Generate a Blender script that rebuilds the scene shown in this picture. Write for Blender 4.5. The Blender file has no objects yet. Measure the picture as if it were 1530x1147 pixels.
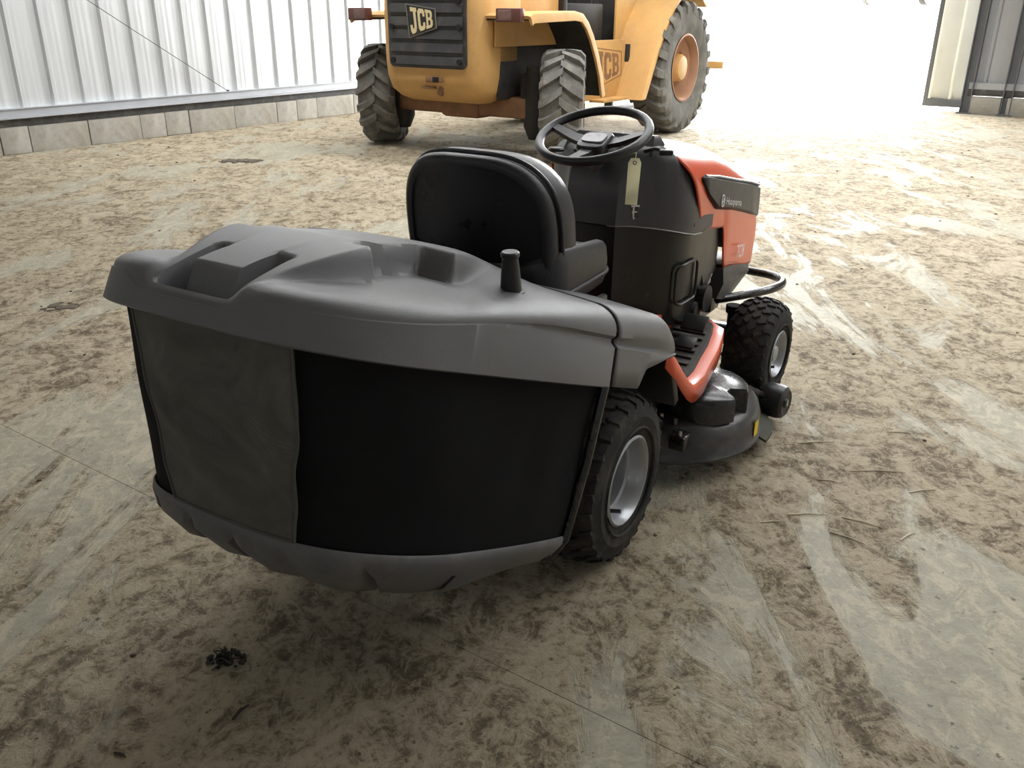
import bpy, bmesh, math, random
import numpy as np
from math import sin, cos, pi, sqrt, radians
from mathutils import Vector, Matrix, noise
random.seed(7)
SC = bpy.context.scene
COL = SC.collection

# ------------------------------------------------------------------ camera
PITCH, ROLL, CAMH, FPX = 0.4048, 0.0060, 1.3323, 1297.0
Fv = Vector((0, cos(PITCH), -sin(PITCH))); Uv = Vector((0, sin(PITCH), cos(PITCH))); Rv = Vector((1, 0, 0))
R2 = cos(ROLL)*Rv + sin(ROLL)*Uv; U2 = -sin(ROLL)*Rv + cos(ROLL)*Uv
cam = bpy.data.cameras.new('camera'); camo = bpy.data.objects.new('camera', cam); COL.objects.link(camo)
cam.sensor_width = 36.0; cam.lens = 36.0*FPX/1530.0; cam.clip_start = 0.05; cam.clip_end = 500
camo.matrix_world = Matrix(((R2.x, U2.x, -Fv.x, 0), (R2.y, U2.y, -Fv.y, 0), (R2.z, U2.z, -Fv.z, CAMH), (0, 0, 0, 1)))
SC.camera = camo

# ------------------------------------------------------------------ world: overcast sky
SKY = 29.0
wd = bpy.data.worlds.new('overcast_sky'); SC.world = wd; wd.use_nodes = True
bg = wd.node_tree.nodes['Background']; bg.inputs[0].default_value = (0.97, 0.985, 1.0, 1); bg.inputs[1].default_value = SKY

# building frame: k runs along the left wall to the doorway, m runs across from the left wall
WA = Vector((-5.103, 8.817)); KD = Vector((.565, .825)).normalized(); MD = Vector((KD.y, -KD.x))
def bp(k, m, z=0.0):
    p = WA + KD*k + MD*m
    return Vector((p.x, p.y, z))
BROT = math.atan2(KD.y, KD.x)
K_END, K_BACK, M_RIGHT, POST_M, ROOF = 10.34, -13.0, 17.0, 7.13, 4.8
# unseen roof slots, added to fill the hall and steer the mower's shadow: (k0, k1, m0, m1)
ROOF_FILL_SLOTS = [(.5, .85, .6, 15.0), (3.4, 3.95, .6, 15.0)]

def portal(name, loc, rot, sx, sy):
    l = bpy.data.lights.new(name, 'AREA'); l.shape = 'RECTANGLE'; l.size = sx; l.size_y = sy
    o = bpy.data.objects.new(name, l); COL.objects.link(o)
    o.location = loc; o.rotation_euler = rot
    l.cycles.is_portal = True
    return o
for (k0, k1, m0, m1) in ROOF_FILL_SLOTS:
    portal('added_roof_slot_portal', bp((k0+k1)/2, (m0+m1)/2, ROOF+.05), (0, 0, BROT), k1-k0, m1-m0)
dp = portal('doorway_daylight_portal', bp(K_END+.2, (2.0+POST_M)/2, ROOF/2), (0, 0, 0), POST_M-2.0, ROOF)
zax = Vector((KD.x, KD.y, 0)); xax = Vector((MD.x, MD.y, 0)); yax = zax.cross(xax)
dp.matrix_world = Matrix(((xax.x, yax.x, zax.x, dp.location.x), (xax.y, yax.y, zax.y, dp.location.y), (xax.z, yax.z, zax.z, dp.location.z), (0, 0, 0, 1)))
# area lights shine along their local -Z: into the hall

SC.view_settings.view_transform = 'Standard'; SC.view_settings.look = 'None'
SC.view_settings.gamma = 1.0; SC.view_settings.use_curve_mapping = False
SC.view_settings.exposure = 0.06
SC.cycles.max_bounces = 8

# ------------------------------------------------------------------ materials
def nodes_of(name):
    m = bpy.data.materials.new(name); m.use_nodes = True
    nt = m.node_tree; b = nt.nodes['Principled BSDF']
    return m, nt, b
def N(nt, t, **kw):
    n = nt.nodes.new(t)
    for k, v in kw.items():
        if k.startswith('i_'):
            key = k[2:]
            n.inputs[int(key) if key.isdigit() else key.replace('_', ' ')].default_value = v
        else: setattr(n, k, v)
    return n
def ramp(nt, src, stops, interp='LINEAR'):
    r = nt.nodes.new('ShaderNodeValToRGB'); r.color_ramp.interpolation = interp
    cr = r.color_ramp
    while len(cr.elements) < len(stops): cr.elements.new(0.5)
    for e, (p, c) in zip(cr.elements, stops):
        e.position = p; e.color = c if len(c) == 4 else (*c, 1)
    nt.links.new(src, r.inputs[0]); return r.outputs[0]
def mixc(nt, fac, a, b, mode='MIX'):
    m = nt.nodes.new('ShaderNodeMix'); m.data_type = 'RGBA'; m.blend_type = mode
    for sock, val in ((m.inputs[0], fac), (m.inputs[6], a), (m.inputs[7], b)):
        if hasattr(val, 'is_linked'): nt.links.new(val, sock)
        elif isinstance(val, (int, float)): sock.default_value = val
        else: sock.default_value = (*val, 1) if len(val) == 3 else val
    return m.outputs[2]
def g3(v): return (v, v, v, 1)
MATS = {}
def pm(name, col, rough=.5, metal=0.0, var=.12, vs=8.0, bump=0.0, bs=200.0, dirt=None, dirt_amt=.5, ds=3.0, spec=.5, coat=0.0):
    if name in MATS: return MATS[name]
    m, nt, b = nodes_of(name)
    tc = N(nt, 'ShaderNodeTexCoord')
    nz = N(nt, 'ShaderNodeTexNoise', i_Scale=vs, i_Detail=6.0, i_Roughness=.65)
    nt.links.new(tc.outputs['Object'], nz.inputs['Vector'])
    lo = tuple(max(0, c*(1-var)) for c in col); hi = tuple(min(1, c*(1+var)) for c in col)
    c = ramp(nt, nz.outputs[0], [(.3, lo), (.7, hi)])
    if dirt:
        dz = N(nt, 'ShaderNodeTexNoise', i_Scale=ds, i_Detail=9.0, i_Roughness=.7, i_Distortion=.6)
        nt.links.new(tc.outputs['Object'], dz.inputs['Vector'])
        mk = ramp(nt, dz.outputs[0], [(.48, g3(0)), (.68, g3(dirt_amt))])
        c = mixc(nt, mk, c, dirt)
        rr = ramp(nt, mk, [(0, g3(rough)), (1, g3(min(1, rough+.35)))])
        nt.links.new(rr, b.inputs['Roughness'])
    else:
        rr = ramp(nt, nz.outputs[0], [(.25, g3(max(.03, rough-.06))), (.75, g3(min(1, rough+.06)))])
        nt.links.new(rr, b.inputs['Roughness'])
    nt.links.new(c, b.inputs['Base Color'])
    b.inputs['Metallic'].default_value = metal
    b.inputs['Specular IOR Level'].default_value = spec
    if coat: b.inputs['Coat Weight'].default_value = coat; b.inputs['Coat Roughness'].default_value = .12
    if bump:
        bz = N(nt, 'ShaderNodeTexNoise', i_Scale=bs, i_Detail=3.0)
        nt.links.new(tc.outputs['Object'], bz.inputs['Vector'])
        bn = N(nt, 'ShaderNodeBump', i_Strength=bump, i_Distance=.002)
        nt.links.new(bz.outputs[0], bn.inputs['Height']); nt.links.new(bn.outputs[0], b.inputs['Normal'])
    MATS[name] = m
    return m

DUST = (.34, .29, .22)
M_LID = pm('grey_moulded_plastic', (.125, .125, .131), .42, bump=.35, bs=600, var=.06, dirt=(.2, .19, .18), dirt_amt=.12)
M_TRAY = pm('grey_tray_plastic', (.095, .095, .099), .5, bump=.3, bs=500, dirt=(.26, .24, .21), dirt_amt=.35, ds=5)
M_FAB = pm('black_bag_fabric', (.010, .010, .011), .9, bump=.5, bs=900, var=.2, vs=5, spec=.15)
M_BLK = pm('black_plastic', (.014, .014, .015), .38, bump=.2, bs=500)
M_SHELL = pm('black_seat_shell', (.012, .012, .014), .3, bump=.15, bs=300)
M_VINYL = pm('black_vinyl', (.018, .018, .021), .36, bump=.5, bs=450, var=.15)
M_GLOSS = pm('black_gloss_paint', (.011, .011, .012), .2, dirt=DUST, dirt_amt=.15, ds=7)
M_DECK = pm('deck_black_paint', (.03, .03, .032), .3, dirt=(.16, .145, .12), dirt_amt=.35, ds=9)
M_COWL = pm('charcoal_cowl', (.045, .045, .05), .42, bump=.25, bs=500, var=.06)
M_ORG = pm('orange_paint', (.78, .105, .035), .32, var=.05, coat=.4, dirt=(.45, .25, .17), dirt_amt=.12)
M_RUB = pm('tyre_rubber', (.019, .018, .017), .78, bump=.4, bs=120, dirt=(.13, .115, .085), dirt_amt=.45, ds=10, spec=.3)
M_RIM = pm('silver_rim_paint', (.36, .37, .39), .33, metal=.5, var=.06, dirt=(.4, .37, .33), dirt_amt=.2, ds=12)
M_STEEL = pm('bare_steel', (.5, .49, .47), .35, metal=.9, var=.2, vs=30)
M_CARD = pm('cream_card', (.78, .75, .52), .7, var=.04)
def card_material():
    m, nt, b = nodes_of('translucent_cream_card')
    b.inputs['Base Color'].default_value = (.88, .86, .68, 1); b.inputs['Roughness'].default_value = .7
    t = N(nt, 'ShaderNodeBsdfTranslucent'); t.inputs[0].default_value = (.96, .94, .74, 1)
    mx = N(nt, 'ShaderNodeMixShader'); mx.inputs[0].default_value = .65
    nt.links.new(b.outputs[0], mx.inputs[1]); nt.links.new(t.outputs[0], mx.inputs[2])
    nt.links.new(mx.outputs[0], nt.nodes['Material Output'].inputs[0])
    return m
M_CARD = card_material()
M_WHT = pm('white_print', (.75, .75, .75), .5, var=.03)
M_SIL = pm('silver_print', (.42, .42, .43), .4, var=.03)
M_YEL = pm('yellow_sticker', (.75, .52, .02), .45, var=.05)
M_MAT = pm('rubber_foot_mat', (.035, .033, .03), .75, dirt=(.14, .12, .095), dirt_amt=.6, ds=14, bump=.4, bs=150)
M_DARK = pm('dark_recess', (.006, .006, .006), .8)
M_RED = pm('dark_red_plastic', (.12, .012, .012), .3)
# forklift
M_FYEL = pm('forklift_yellow', (.55, .315, .105), .58, var=.1, vs=2.5, dirt=(.33, .21, .11), dirt_amt=.4, ds=2.2)
M_FRUST = pm('rusty_brown', (.24, .125, .06), .8, var=.3, vs=6)
M_FTYRE = pm('hazed_dusty_tyre', (.13, .125, .112), .9, var=.2, vs=6, dirt=(.3, .275, .23), dirt_amt=.6, ds=5, bump=.4, bs=60, spec=.2)  # dusty treads; base colour also lightened to mimic haze from the doorway
M_FGRL = pm('grille_black', (.035, .035, .036), .6, var=.2, dirt=(.13, .11, .09), dirt_amt=.5, ds=4)
M_FDRK = pm('greasy_black', (.018, .017, .016), .7, dirt=(.09, .075, .055), dirt_amt=.5, ds=6)
M_FCRM = pm('cream_letters', (.72, .6, .34), .5, var=.05)
M_FRIM = pm('faded_rim_paint', (.36, .19, .11), .65, var=.15, vs=5)
M_FLENS = pm('tail_lamp_lens', (.11, .04, .03), .45, var=.25, vs=20)
# building
M_BLOCK = pm('concrete_block', (.33, .315, .275), .9, var=.14, vs=9, bump=.6, bs=70, dirt=(.17, .14, .10), dirt_amt=.55, ds=2.6)
M_RAIL = pm('galvanised_rail', (.36, .37, .385), .5, metal=.2, var=.08, vs=4)
M_RAILD = pm('weathered_dark_steel', (.055, .053, .05), .7, var=.3, vs=8, dirt=(.3, .28, .25), dirt_amt=.3, ds=6)
M_POST = pm('grey_steel_post', (.115, .12, .13), .5, var=.08, vs=4)
def translucent_sheet():
    m, nt, b = nodes_of('translucent_white_cladding')
    tc = N(nt, 'ShaderNodeTexCoord'); nz = N(nt, 'ShaderNodeTexNoise', i_Scale=3.0, i_Detail=5.0); nt.links.new(tc.outputs['Object'], nz.inputs['Vector'])
    c = ramp(nt, nz.outputs[0], [(.3, (.80, .81, .76)), (.7, (.88, .89, .84))]); nt.links.new(c, b.inputs['Base Color']); b.inputs['Roughness'].default_value = .5
    t = N(nt, 'ShaderNodeBsdfTranslucent'); t.inputs[0].default_value = (.5, .5, .45, 1)
    mx = N(nt, 'ShaderNodeMixShader'); mx.inputs[0].default_value = .12
    nt.links.new(b.outputs[0], mx.inputs[1]); nt.links.new(t.outputs[0], mx.inputs[2])
    nt.links.new(mx.outputs[0], nt.nodes['Material Output'].inputs[0])
    return m
M_WPAN = translucent_sheet()

def cladding_material():
    m, nt, b = nodes_of('galvanised_cladding')
    tc = N(nt, 'ShaderNodeTexCoord'); mp = N(nt, 'ShaderNodeMapping', i_Scale=(14, 14, .5))
    nt.links.new(tc.outputs['Object'], mp.inputs[0])
    nz = N(nt, 'ShaderNodeTexNoise', i_Scale=2.0, i_Detail=5.0); nt.links.new(mp.outputs[0], nz.inputs['Vector'])
    c = ramp(nt, nz.outputs[0], [(.3, (.46, .475, .48)), (.7, (.56, .575, .58))])
    nt.links.new(c, b.inputs['Base Color']); b.inputs['Metallic'].default_value = .25; b.inputs['Roughness'].default_value = .42
    return m
M_CLAD = cladding_material()

def floor_material():
    m, nt, b = nodes_of('muddy_concrete')
    ge = N(nt, 'ShaderNodeNewGeometry'); P = ge.outputs['Position']
    def noi(scale, detail=8.0, rough=.65, dist=0.0, rot=0.0, sc=(1, 1, 1), off=(0, 0, 0)):
        mp = N(nt, 'ShaderNodeMapping'); mp.inputs['Rotation'].default_value = (0, 0, rot)
        mp.inputs['Scale'].default_value = sc; mp.inputs['Location'].default_value = off
        nt.links.new(P, mp.inputs[0])
        n = N(nt, 'ShaderNodeTexNoise', i_Scale=scale, i_Detail=detail, i_Roughness=rough, i_Distortion=dist)
        nt.links.new(mp.outputs[0], n.inputs['Vector']); return n.outputs[0]
    def math_(op, a, b_):
        n = nt.nodes.new('ShaderNodeMath'); n.operation = op
        for s, v in ((n.inputs[0], a), (n.inputs[1], b_)):
            if hasattr(v, 'is_linked'): nt.links.new(v, s)
            else: s.default_value = v
        return n.outputs[0]
    big = noi(.75, 4, .55, .5, off=(3.1, 1.7, 0))
    mid = noi(6.0, 11, .72, 1.3, rot=.4, sc=(1, .75, 1))
    smear = noi(2.2, 9, .7, .9, rot=-.95, sc=(1, .32, 1), off=(7, 2, 0))
    fine = noi(26, 8, .78, .8)
    grit = noi(140, 4, .7)
    # mud tones
    mudmix = math_('ADD', math_('MULTIPLY', mid, .52), math_('MULTIPLY', fine, .48))
    mud = ramp(nt, mudmix, [(.41, (.115, .088, .054)), (.465, (.212, .168, .108)), (.50, (.345, .284, .194)), (.55, (.455, .385, .272))])
    conc = ramp(nt, fine, [(.3, (.268, .252, .190)), (.7, (.355, .336, .258))])
    cm = math_('ADD', math_('MULTIPLY', smear, .62), math_('MULTIPLY', big, .38))
    cmask = ramp(nt, cm, [(.515, g3(0)), (.545, g3(.85))])
    c = mixc(nt, cmask, mud, conc)
    # mineral bloom: pale tan flecks over everything
    fl = ramp(nt, noi(11, 11, .78, 1.8, rot=.2, sc=(1, .6, 1)), [(.51, g3(0)), (.55, g3(.62))])
    c = mixc(nt, fl, c, (.475, .405, .290))
    # dark crumbs and stains
    cr = ramp(nt, noi(38, 5, .6, 0, off=(5, 5, 0)), [(.64, g3(0)), (.68, g3(.8))])
    c = mixc(nt, cr, c, (.075, .06, .042))
    st = ramp(nt, noi(1.5, 6, .6, .8, off=(11, 4, 0)), [(.58, g3(0)), (.72, g3(.35))])
    c = mixc(nt, st, c, (.16, .125, .085))
    gv = ramp(nt, grit, [(.3, g3(.86)), (.7, g3(1.0))])
    c = mixc(nt, 1.0, c, gv, 'MULTIPLY')
    nt.links.new(c, b.inputs['Base Color'])
    rr = ramp(nt, cmask, [(0, g3(.92)), (1, g3(.62))]); nt.links.new(rr, b.inputs['Roughness'])
    b.inputs['Specular IOR Level'].default_value = .3
    h = math_('ADD', math_('MULTIPLY', mudmix, 1.0), math_('MULTIPLY', grit, .12))
    hm = mixc(nt, cmask, h, g3(.42))
    bn = N(nt, 'ShaderNodeBump', i_Strength=.75, i_Distance=.03)
    nt.links.new(hm, bn.inputs['Height']); nt.links.new(bn.outputs[0], b.inputs['Normal'])
    return m
M_FLOOR = floor_material()
def gravel_material():
    m, nt, b = nodes_of('pale_gravel')
    ge = N(nt, 'ShaderNodeNewGeometry')
    nz = N(nt, 'ShaderNodeTexNoise', i_Scale=6.0, i_Detail=10.0, i_Roughness=.8); nt.links.new(ge.outputs['Position'], nz.inputs['Vector'])
    c = ramp(nt, nz.outputs[0], [(.3, (.36, .34, .30)), (.7, (.52, .50, .45))])
    nt.links.new(c, b.inputs['Base Color']); b.inputs['Roughness'].default_value = .95
    return m
M_GRAVEL = gravel_material()
def mesh_screen_material():
    m, nt, b = nodes_of('grey_mesh_screen')
    tc = N(nt, 'ShaderNodeTexCoord')
    nz = N(nt, 'ShaderNodeTexNoise', i_Scale=6.0, i_Detail=8.0, i_Roughness=.7, i_Distortion=.9); nt.links.new(tc.outputs['Object'], nz.inputs['Vector'])
    c = ramp(nt, nz.outputs[0], [(.3, (.06, .058, .05)), (.55, (.098, .095, .083)), (.75, (.15, .147, .135))])
    ck = N(nt, 'ShaderNodeTexChecker', i_Scale=420.0); nt.links.new(tc.outputs['Object'], ck.inputs['Vector'])
    ck.inputs[1].default_value = g3(1); ck.inputs[2].default_value = g3(.72)
    c = mixc(nt, 1.0, c, ck.outputs[0], 'MULTIPLY')
    nt.links.new(c, b.inputs['Base Color']); b.inputs['Roughness'].default_value = .75
    return m
M_SCREEN = mesh_screen_material()

# ------------------------------------------------------------------ mesh helpers
class MB:
    def __init__(s): s.v = []; s.f = []
    def add(s, vs, fs):
        o = len(s.v); s.v += [tuple(v) for v in vs]; s.f += [tuple(i+o for i in f) for f in fs]; return s
    def box(s, c, d, rot=None, bev=0.0, taper=1.0):
        vs, fs = bevbox(d, bev, taper)
        M = rot if rot is not None else Matrix.Identity(3)
        c = Vector(c)
        return s.add([c + M @ v for v in vs], fs)
    def tube(s, path, r, n=10, closed=False):
        path = [Vector(p) for p in path]; L = len(path); rs = r if isinstance(r, (list, tuple)) else [r]*L
        vs = []; up = None
        for i, p in enumerate(path):
            a = path[(i-1) % L] if (closed or i > 0) else p
            b = path[(i+1) % L] if (closed or i < L-1) else p
            t = (b-a).normalized()
            if up is None:
                up = Vector((0, 0, 1)) if abs(t.z) < .9 else Vector((1, 0, 0))
            e1 = (up - t*up.dot(t)).normalized(); e2 = t.cross(e1); up = e1
            vs += [p + (e1*cos(2*pi*j/n) + e2*sin(2*pi*j/n))*rs[i] for j in range(n)]
        fs = []
        for i in range(L if closed else L-1):
            a = i*n; b = ((i+1) % L)*n
            for j in range(n): fs.append((a+j, a+(j+1) % n, b+(j+1) % n, b+j))
        if not closed:
            fs.append(tuple(range(n))[::-1]); fs.append(tuple(range((L-1)*n, L*n)))
        return s.add(vs, fs)
    def revolve(s, prof, n=48, c=(0, 0, 0), axis='y', closed=False):
        vs = []; c = Vector(c)
        for (a, r) in prof:
            for j in range(n):
                t = 2*pi*j/n
                if axis == 'y': vs.append(c + Vector((r*cos(t), a, r*sin(t))))
                else: vs.append(c + Vector((r*cos(t), r*sin(t), a)))
        fs = []; L = len(prof)
        for i in range(L if closed else L-1):
            i2 = (i+1) % L
            for j in range(n): fs.append((i*n+j, i*n+(j+1) % n, i2*n+(j+1) % n, i2*n+j))
        return s.add(vs, fs)
    def loft(s, rings, closed=True, cap0=False, cap1=False):
        n = len(rings[0]); vs = [v for r in rings for v in r]; fs = []
        for i in range(len(rings)-1):
            for j in range(n if closed else n-1):
                j2 = (j+1) % n
                fs.append((i*n+j, i*n+j2, (i+1)*n+j2, (i+1)*n+j))
        if cap0: fs.append(tuple(range(n))[::-1])
        if cap1: fs.append(tuple(range((len(rings)-1)*n, len(rings)*n)))
        return s.add(vs, fs)
    def prism(s, pts, fn, h0, h1):
        n = len(pts)
        vs = [fn(a, b, h0) for a, b in pts] + [fn(a, b, h1) for a, b in pts]
        fs = [tuple(range(n))[::-1], tuple(range(n, 2*n))] + [(i, (i+1) % n, n+(i+1) % n, n+i) for i in range(n)]
        return s.add(vs, fs)
    def grid(s, nu, nv, fn):
        vs = [fn(i/nu, j/nv) for i in range(nu+1) for j in range(nv+1)]
        fs = [(i*(nv+1)+j, (i+1)*(nv+1)+j, (i+1)*(nv+1)+j+1, i*(nv+1)+j+1) for i in range(nu) for j in range(nv)]
        return s.add(vs, fs)
    def mirror_y(s):
        o = len(s.v); s.v += [(x, -y, z) for x, y, z in s.v]; s.f += [tuple(i+o for i in f[::-1]) for f in s.f]; return s
    def mesh(s, name, angle=35):
        me = bpy.data.meshes.new(name); me.from_pydata(s.v, [], s.f)
        bm = bmesh.new(); bm.from_mesh(me); bmesh.ops.recalc_face_normals(bm, faces=bm.faces); bm.to_mesh(me); bm.free()
        me.polygons.foreach_set('use_smooth', [True]*len(me.polygons))
        me.set_sharp_from_angle(angle=radians(angle)); me.update()
        return me
    def build(s, name, mat, parent=None, angle=35, solid=0.0, label=None):
        o = bpy.data.objects.new(name, s.mesh(name, angle)); COL.objects.link(o)
        o.data.materials.append(mat)
        if parent: o.parent = parent
        if solid:
            md = o.modifiers.new('thickness', 'SOLIDIFY'); md.thickness = solid; md.offset = 0
        if label: o['label'] = label
        return o
_bb = {}
def bevbox(d, bev, taper=1.0):
    key = (tuple(round(x, 5) for x in d), round(bev, 5), taper)
    if key not in _bb:
        bm = bmesh.new(); bmesh.ops.create_cube(bm, size=1.0)
        for v in bm.verts:
            k = taper if v.co.z > 0 else 1
            v.co = Vector((v.co.x*d[0]*k, v.co.y*d[1]*k, v.co.z*d[2]))
        if bev: bmesh.ops.bevel(bm, geom=list(bm.edges), offset=bev, segments=2, profile=.5, affect='EDGES')
        bm.verts.index_update()
        _bb[key] = ([v.co.copy() for v in bm.verts], [tuple(v.index for v in f.verts) for f in bm.faces]); bm.free()
    return _bb[key]
def RZ(a): return Matrix.Rotation(a, 3, 'Z')
def RY(a): return Matrix.Rotation(a, 3, 'Y')
def RX(a): return Matrix.Rotation(a, 3, 'X')
def empty(name, loc=(0, 0, 0), rz=0, parent=None):
    o = bpy.data.objects.new(name, None); COL.objects.link(o); o.location = loc; o.rotation_euler = (0, 0, rz)
    o.empty_display_size = .1
    if parent: o.parent = parent
    return o
def tag(o, label, cat=None, group=None, kind=None):
    o['label'] = label
    if cat: o['category'] = cat
    if group: o['group'] = group
    if kind: o['kind'] = kind
    return o
def struct(o, label=None):
    o['kind'] = 'structure'
    if label: o['label'] = label
    return o
def smooth01(a, b, x):
    t = max(0, min(1, (x-a)/(b-a))); return t*t*(3-2*t)
def rrect(x0, x1, y0, y1, r, n=6):
    out = []
    for cx, cy, a0 in ((x1-r, y1-r, 0), (x0+r, y1-r, pi/2), (x0+r, y0+r, pi), (x1-r, y0+r, 1.5*pi)):
        for i in range(n+1):
            a = a0 + pi/2*i/n; out.append((cx+r*cos(a), cy+r*sin(a)))
    return out
def text_data(body, size):
    c = bpy.data.curves.new('t', 'FONT'); c.body = body; c.size = size; c.resolution_u = 2
    o = bpy.data.objects.new('t', c); COL.objects.link(o)
    dg = bpy.context.evaluated_depsgraph_get(); me = bpy.data.meshes.new_from_object(o.evaluated_get(dg))
    v = [tuple(p.co) for p in me.vertices]; f = [tuple(p.vertices) for p in me.polygons]
    bpy.data.objects.remove(o); bpy.data.curves.remove(c); bpy.data.meshes.remove(me)
    x0 = min(p[0] for p in v); x1 = max(p[0] for p in v); y0 = min(p[1] for p in v); y1 = max(p[1] for p in v)
    return [((x-x0)/(x1-x0), (y-y0)/(y1-y0)) for x, y, z in v], f
def print_text(name, body, mat, parent, fn):
    """flat lettering: fn maps unit coordinates (s along the line, t up) to a point on the surface"""
    v, f = text_data(body, 1.0)
    mb = MB(); mb.add([fn(s, t) for s, t in v], f)
    return mb.build(name, mat, parent)

# block capitals J C B as slab-serif outlines in a 1 x 1 cell
LET = {
 'J': [(.18, 1), (1, 1), (1, .84), (.86, .84), (.86, .22), (.74, .04), (.5, 0), (.2, 0), (.02, .12), (0, .34), (.26, .34), (.3, .2), (.46, .17), (.56, .26), (.56, .84), (.18, .84)],
 'C': [(.26, 1), (.82, 1), (1, .88), (1, .64), (.74, .64), (.70, .8), (.42, .8), (.32, .72), (.32, .28), (.42, .2), (.70, .2), (.74, .36), (1, .36), (1, .12), (.82, 0), (.26, 0), (.03, .14), (0, .5), (.03, .86)],
 'B': [(0, 1), (.72, 1), (.92, .9), (.94, .62), (.82, .52), (.98, .4), (.98, .12), (.78, 0), (0, 0), (0, .15), (.1, .15), (.1, .85), (0, .85)],
}
LETHOLE = {'B': [[(.4, .84), (.62, .84), (.66, .78), (.66, .64), (.6, .59), (.4, .59)], [(.4, .43), (.62, .43), (.68, .37), (.68, .21), (.62, .16), (.4, .16)]]}

def tyre_mesh(R, W, rim, n=64, crown=.012):
    prof = []
    hw = W/2
    pts = [(-.36, rim), (-.44, rim+.01), (-.485, rim+(R-rim)*.30), (-.5, rim+(R-rim)*.52), (-.49, R-.045*R/.2), (-.455, R-crown*1.9), (-.40, R-crown*1.25),
           (-.2, R-crown*.3), (0, R), (.2, R-crown*.3), (.40, R-crown*1.25), (.455, R-crown*1.9), (.49, R-.045*R/.2), (.5, rim+(R-rim)*.52), (.485, rim+(R-rim)*.30), (.44, rim+.01), (.36, rim)]
    return [(a*W, r) for a, r in pts]
def crown_r(R, W, y, crown):
    s = abs(y)/(W*.455)
    return R - crown*1.9*s**2.2
def lug(mb, R, W, crown, ph0, y0, ph1, y1, wd, h, seg=2):
    """a raised tread block along the line (ph0,y0)->(ph1,y1) on the tyre crown, wd wide"""
    L0 = Vector((R*(ph1-ph0), y1-y0)); t = L0.normalized(); nrm = Vector((-t.y, t.x))*wd/2
    vs = []
    for i in range(seg+1):
        f = i/seg
        a = Vector((R*(ph0+(ph1-ph0)*f), y0+(y1-y0)*f))
        for sgn, up in ((-1, 0), (-.78, 1), (.78, 1), (1, 0)):
            q = a + nrm*sgn; ph = q.x/R; y = q.y
            r = crown_r(R, W, y, crown) + (h if up else -.006)
            vs.append((r*cos(ph), y, r*sin(ph)))
    fs = []
    for i in range(seg):
        a = i*4; b = a+4
        fs += [(a, a+1, b+1, b), (a+1, a+2, b+2, b+1), (a+2, a+3, b+3, b+2)]
    fs += [(0, 3, 2, 1), (seg*4, seg*4+1, seg*4+2, seg*4+3)]
    mb.add(vs, fs)

# ================================================================== THE HALL
def floor_slab(name, corners, parent):
    mb = MB(); n = len(corners)
    mb.add([(p.x, p.y, 0) for p in corners] + [(p.x, p.y, -.15) for p in corners],
           [tuple(range(n)), tuple(range(2*n-1, n-1, -1))] + [(i, (i+1) % n, n+(i+1) % n, n+i) for i in range(n)])
    return mb.build(name, M_FLOOR, parent, angle=20)
fl = MB(); q = [bp(K_BACK, 0, -.16), bp(K_BACK, M_RIGHT, -.16), bp(K_END+.3, M_RIGHT, -.16), bp(K_END+.3, 0, -.16)]
fl.add(q + [p + Vector((0, 0, .1575)) for p in q], [(3, 2, 1, 0), (4, 5, 6, 7), (0, 1, 5, 4), (1, 2, 6, 5), (2, 3, 7, 6), (3, 0, 4, 7)])
floor = struct(fl.build('floor', M_FLOOR, angle=20), 'dirty concrete hall floor smeared with dried mud')
G = .0009
# saw-cut joints of the slab: one line runs from lower left to the mower, another crosses in front of the camera
KJ = [K_BACK, -3.15, 1.3, 5.8, K_END+.3]; MJ = [0, 5.1, M_RIGHT]
for i in range(len(KJ)-1):
    for j in range(len(MJ)-1):
        k0, k1, m0, m1 = KJ[i]+G, KJ[i+1]-G, MJ[j]+G, MJ[j+1]-G
        floor_slab('slab', [bp(k0, m0), bp(k0, m1), bp(k1, m1), bp(k1, m0)], floor)

# yard outside: level by the door, rising gently further out
yd = MB()
ks = [K_END+.3, K_END+4, 20, 30, 45, 60, 90, 140]; zs = [-.02, -.02, .1, .75, 1.75, 2.1, 3.2, 6.2]
rows = [[bp(k, m, z) for m in (-70, -30, -8, 0, 8, 17, 40, 90)] for k, z in zip(ks, zs)]
yd.loft(rows, closed=False)
struct(yd.build('ground_yard', M_GRAVEL), 'pale sunlit yard outside the doorway')

# left wall
def cladding_mesh(wd, z0, z1, rib=.03):
    prof = []
    for i in range(3):
        c = (i+.12/.333)*wd/3
        p = wd/3
        prof += [(i*p+.0, 0), (c-.038, 0), (c-.02, rib), (c+.02, rib), (c+.038, 0)]
        for gk in (.62, .8):
            g = (i+gk)*p; prof += [(g-.02, 0), (g-.012, .0012), (g+.012, .0012), (g+.02, 0)]
    prof.append((wd, 0))
    mb = MB(); mb.loft([[(a, -b, z0) for a, b in prof], [(a, -b, z1) for a, b in prof]], closed=False)
    return mb.mesh('cladding_sheet', 20)
lw = MB(); lw.box((0, 0, 0), (K_END-K_BACK, .06, ROOF-.3))
wl = struct(lw.build('wall_left', pm('wall_core', (.4, .41, .42), .7)), 'corrugated metal side wall on a low course of concrete blocks')
wl.location = bp((K_END+K_BACK)/2, -.10, ROOF/2+.25); wl.rotation_euler = (0, 0, BROT)
def child_at(o, parent, k, m, z=0.0, rz=None):
    o.parent = parent; o.matrix_parent_inverse = Matrix.Identity(4)
    Mw = Matrix.Translation(bp(k, m, z)) @ Matrix.Rotation(BROT if rz is None else rz, 4, 'Z')
    P = Matrix.Translation(parent.location) @ Matrix.Rotation(parent.rotation_euler.z, 4, 'Z')
    o.matrix_local = P.inverted() @ Mw
cm = cladding_mesh(1.0, .36, ROOF); cm.materials.append(M_CLAD)
k = -12.1
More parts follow.
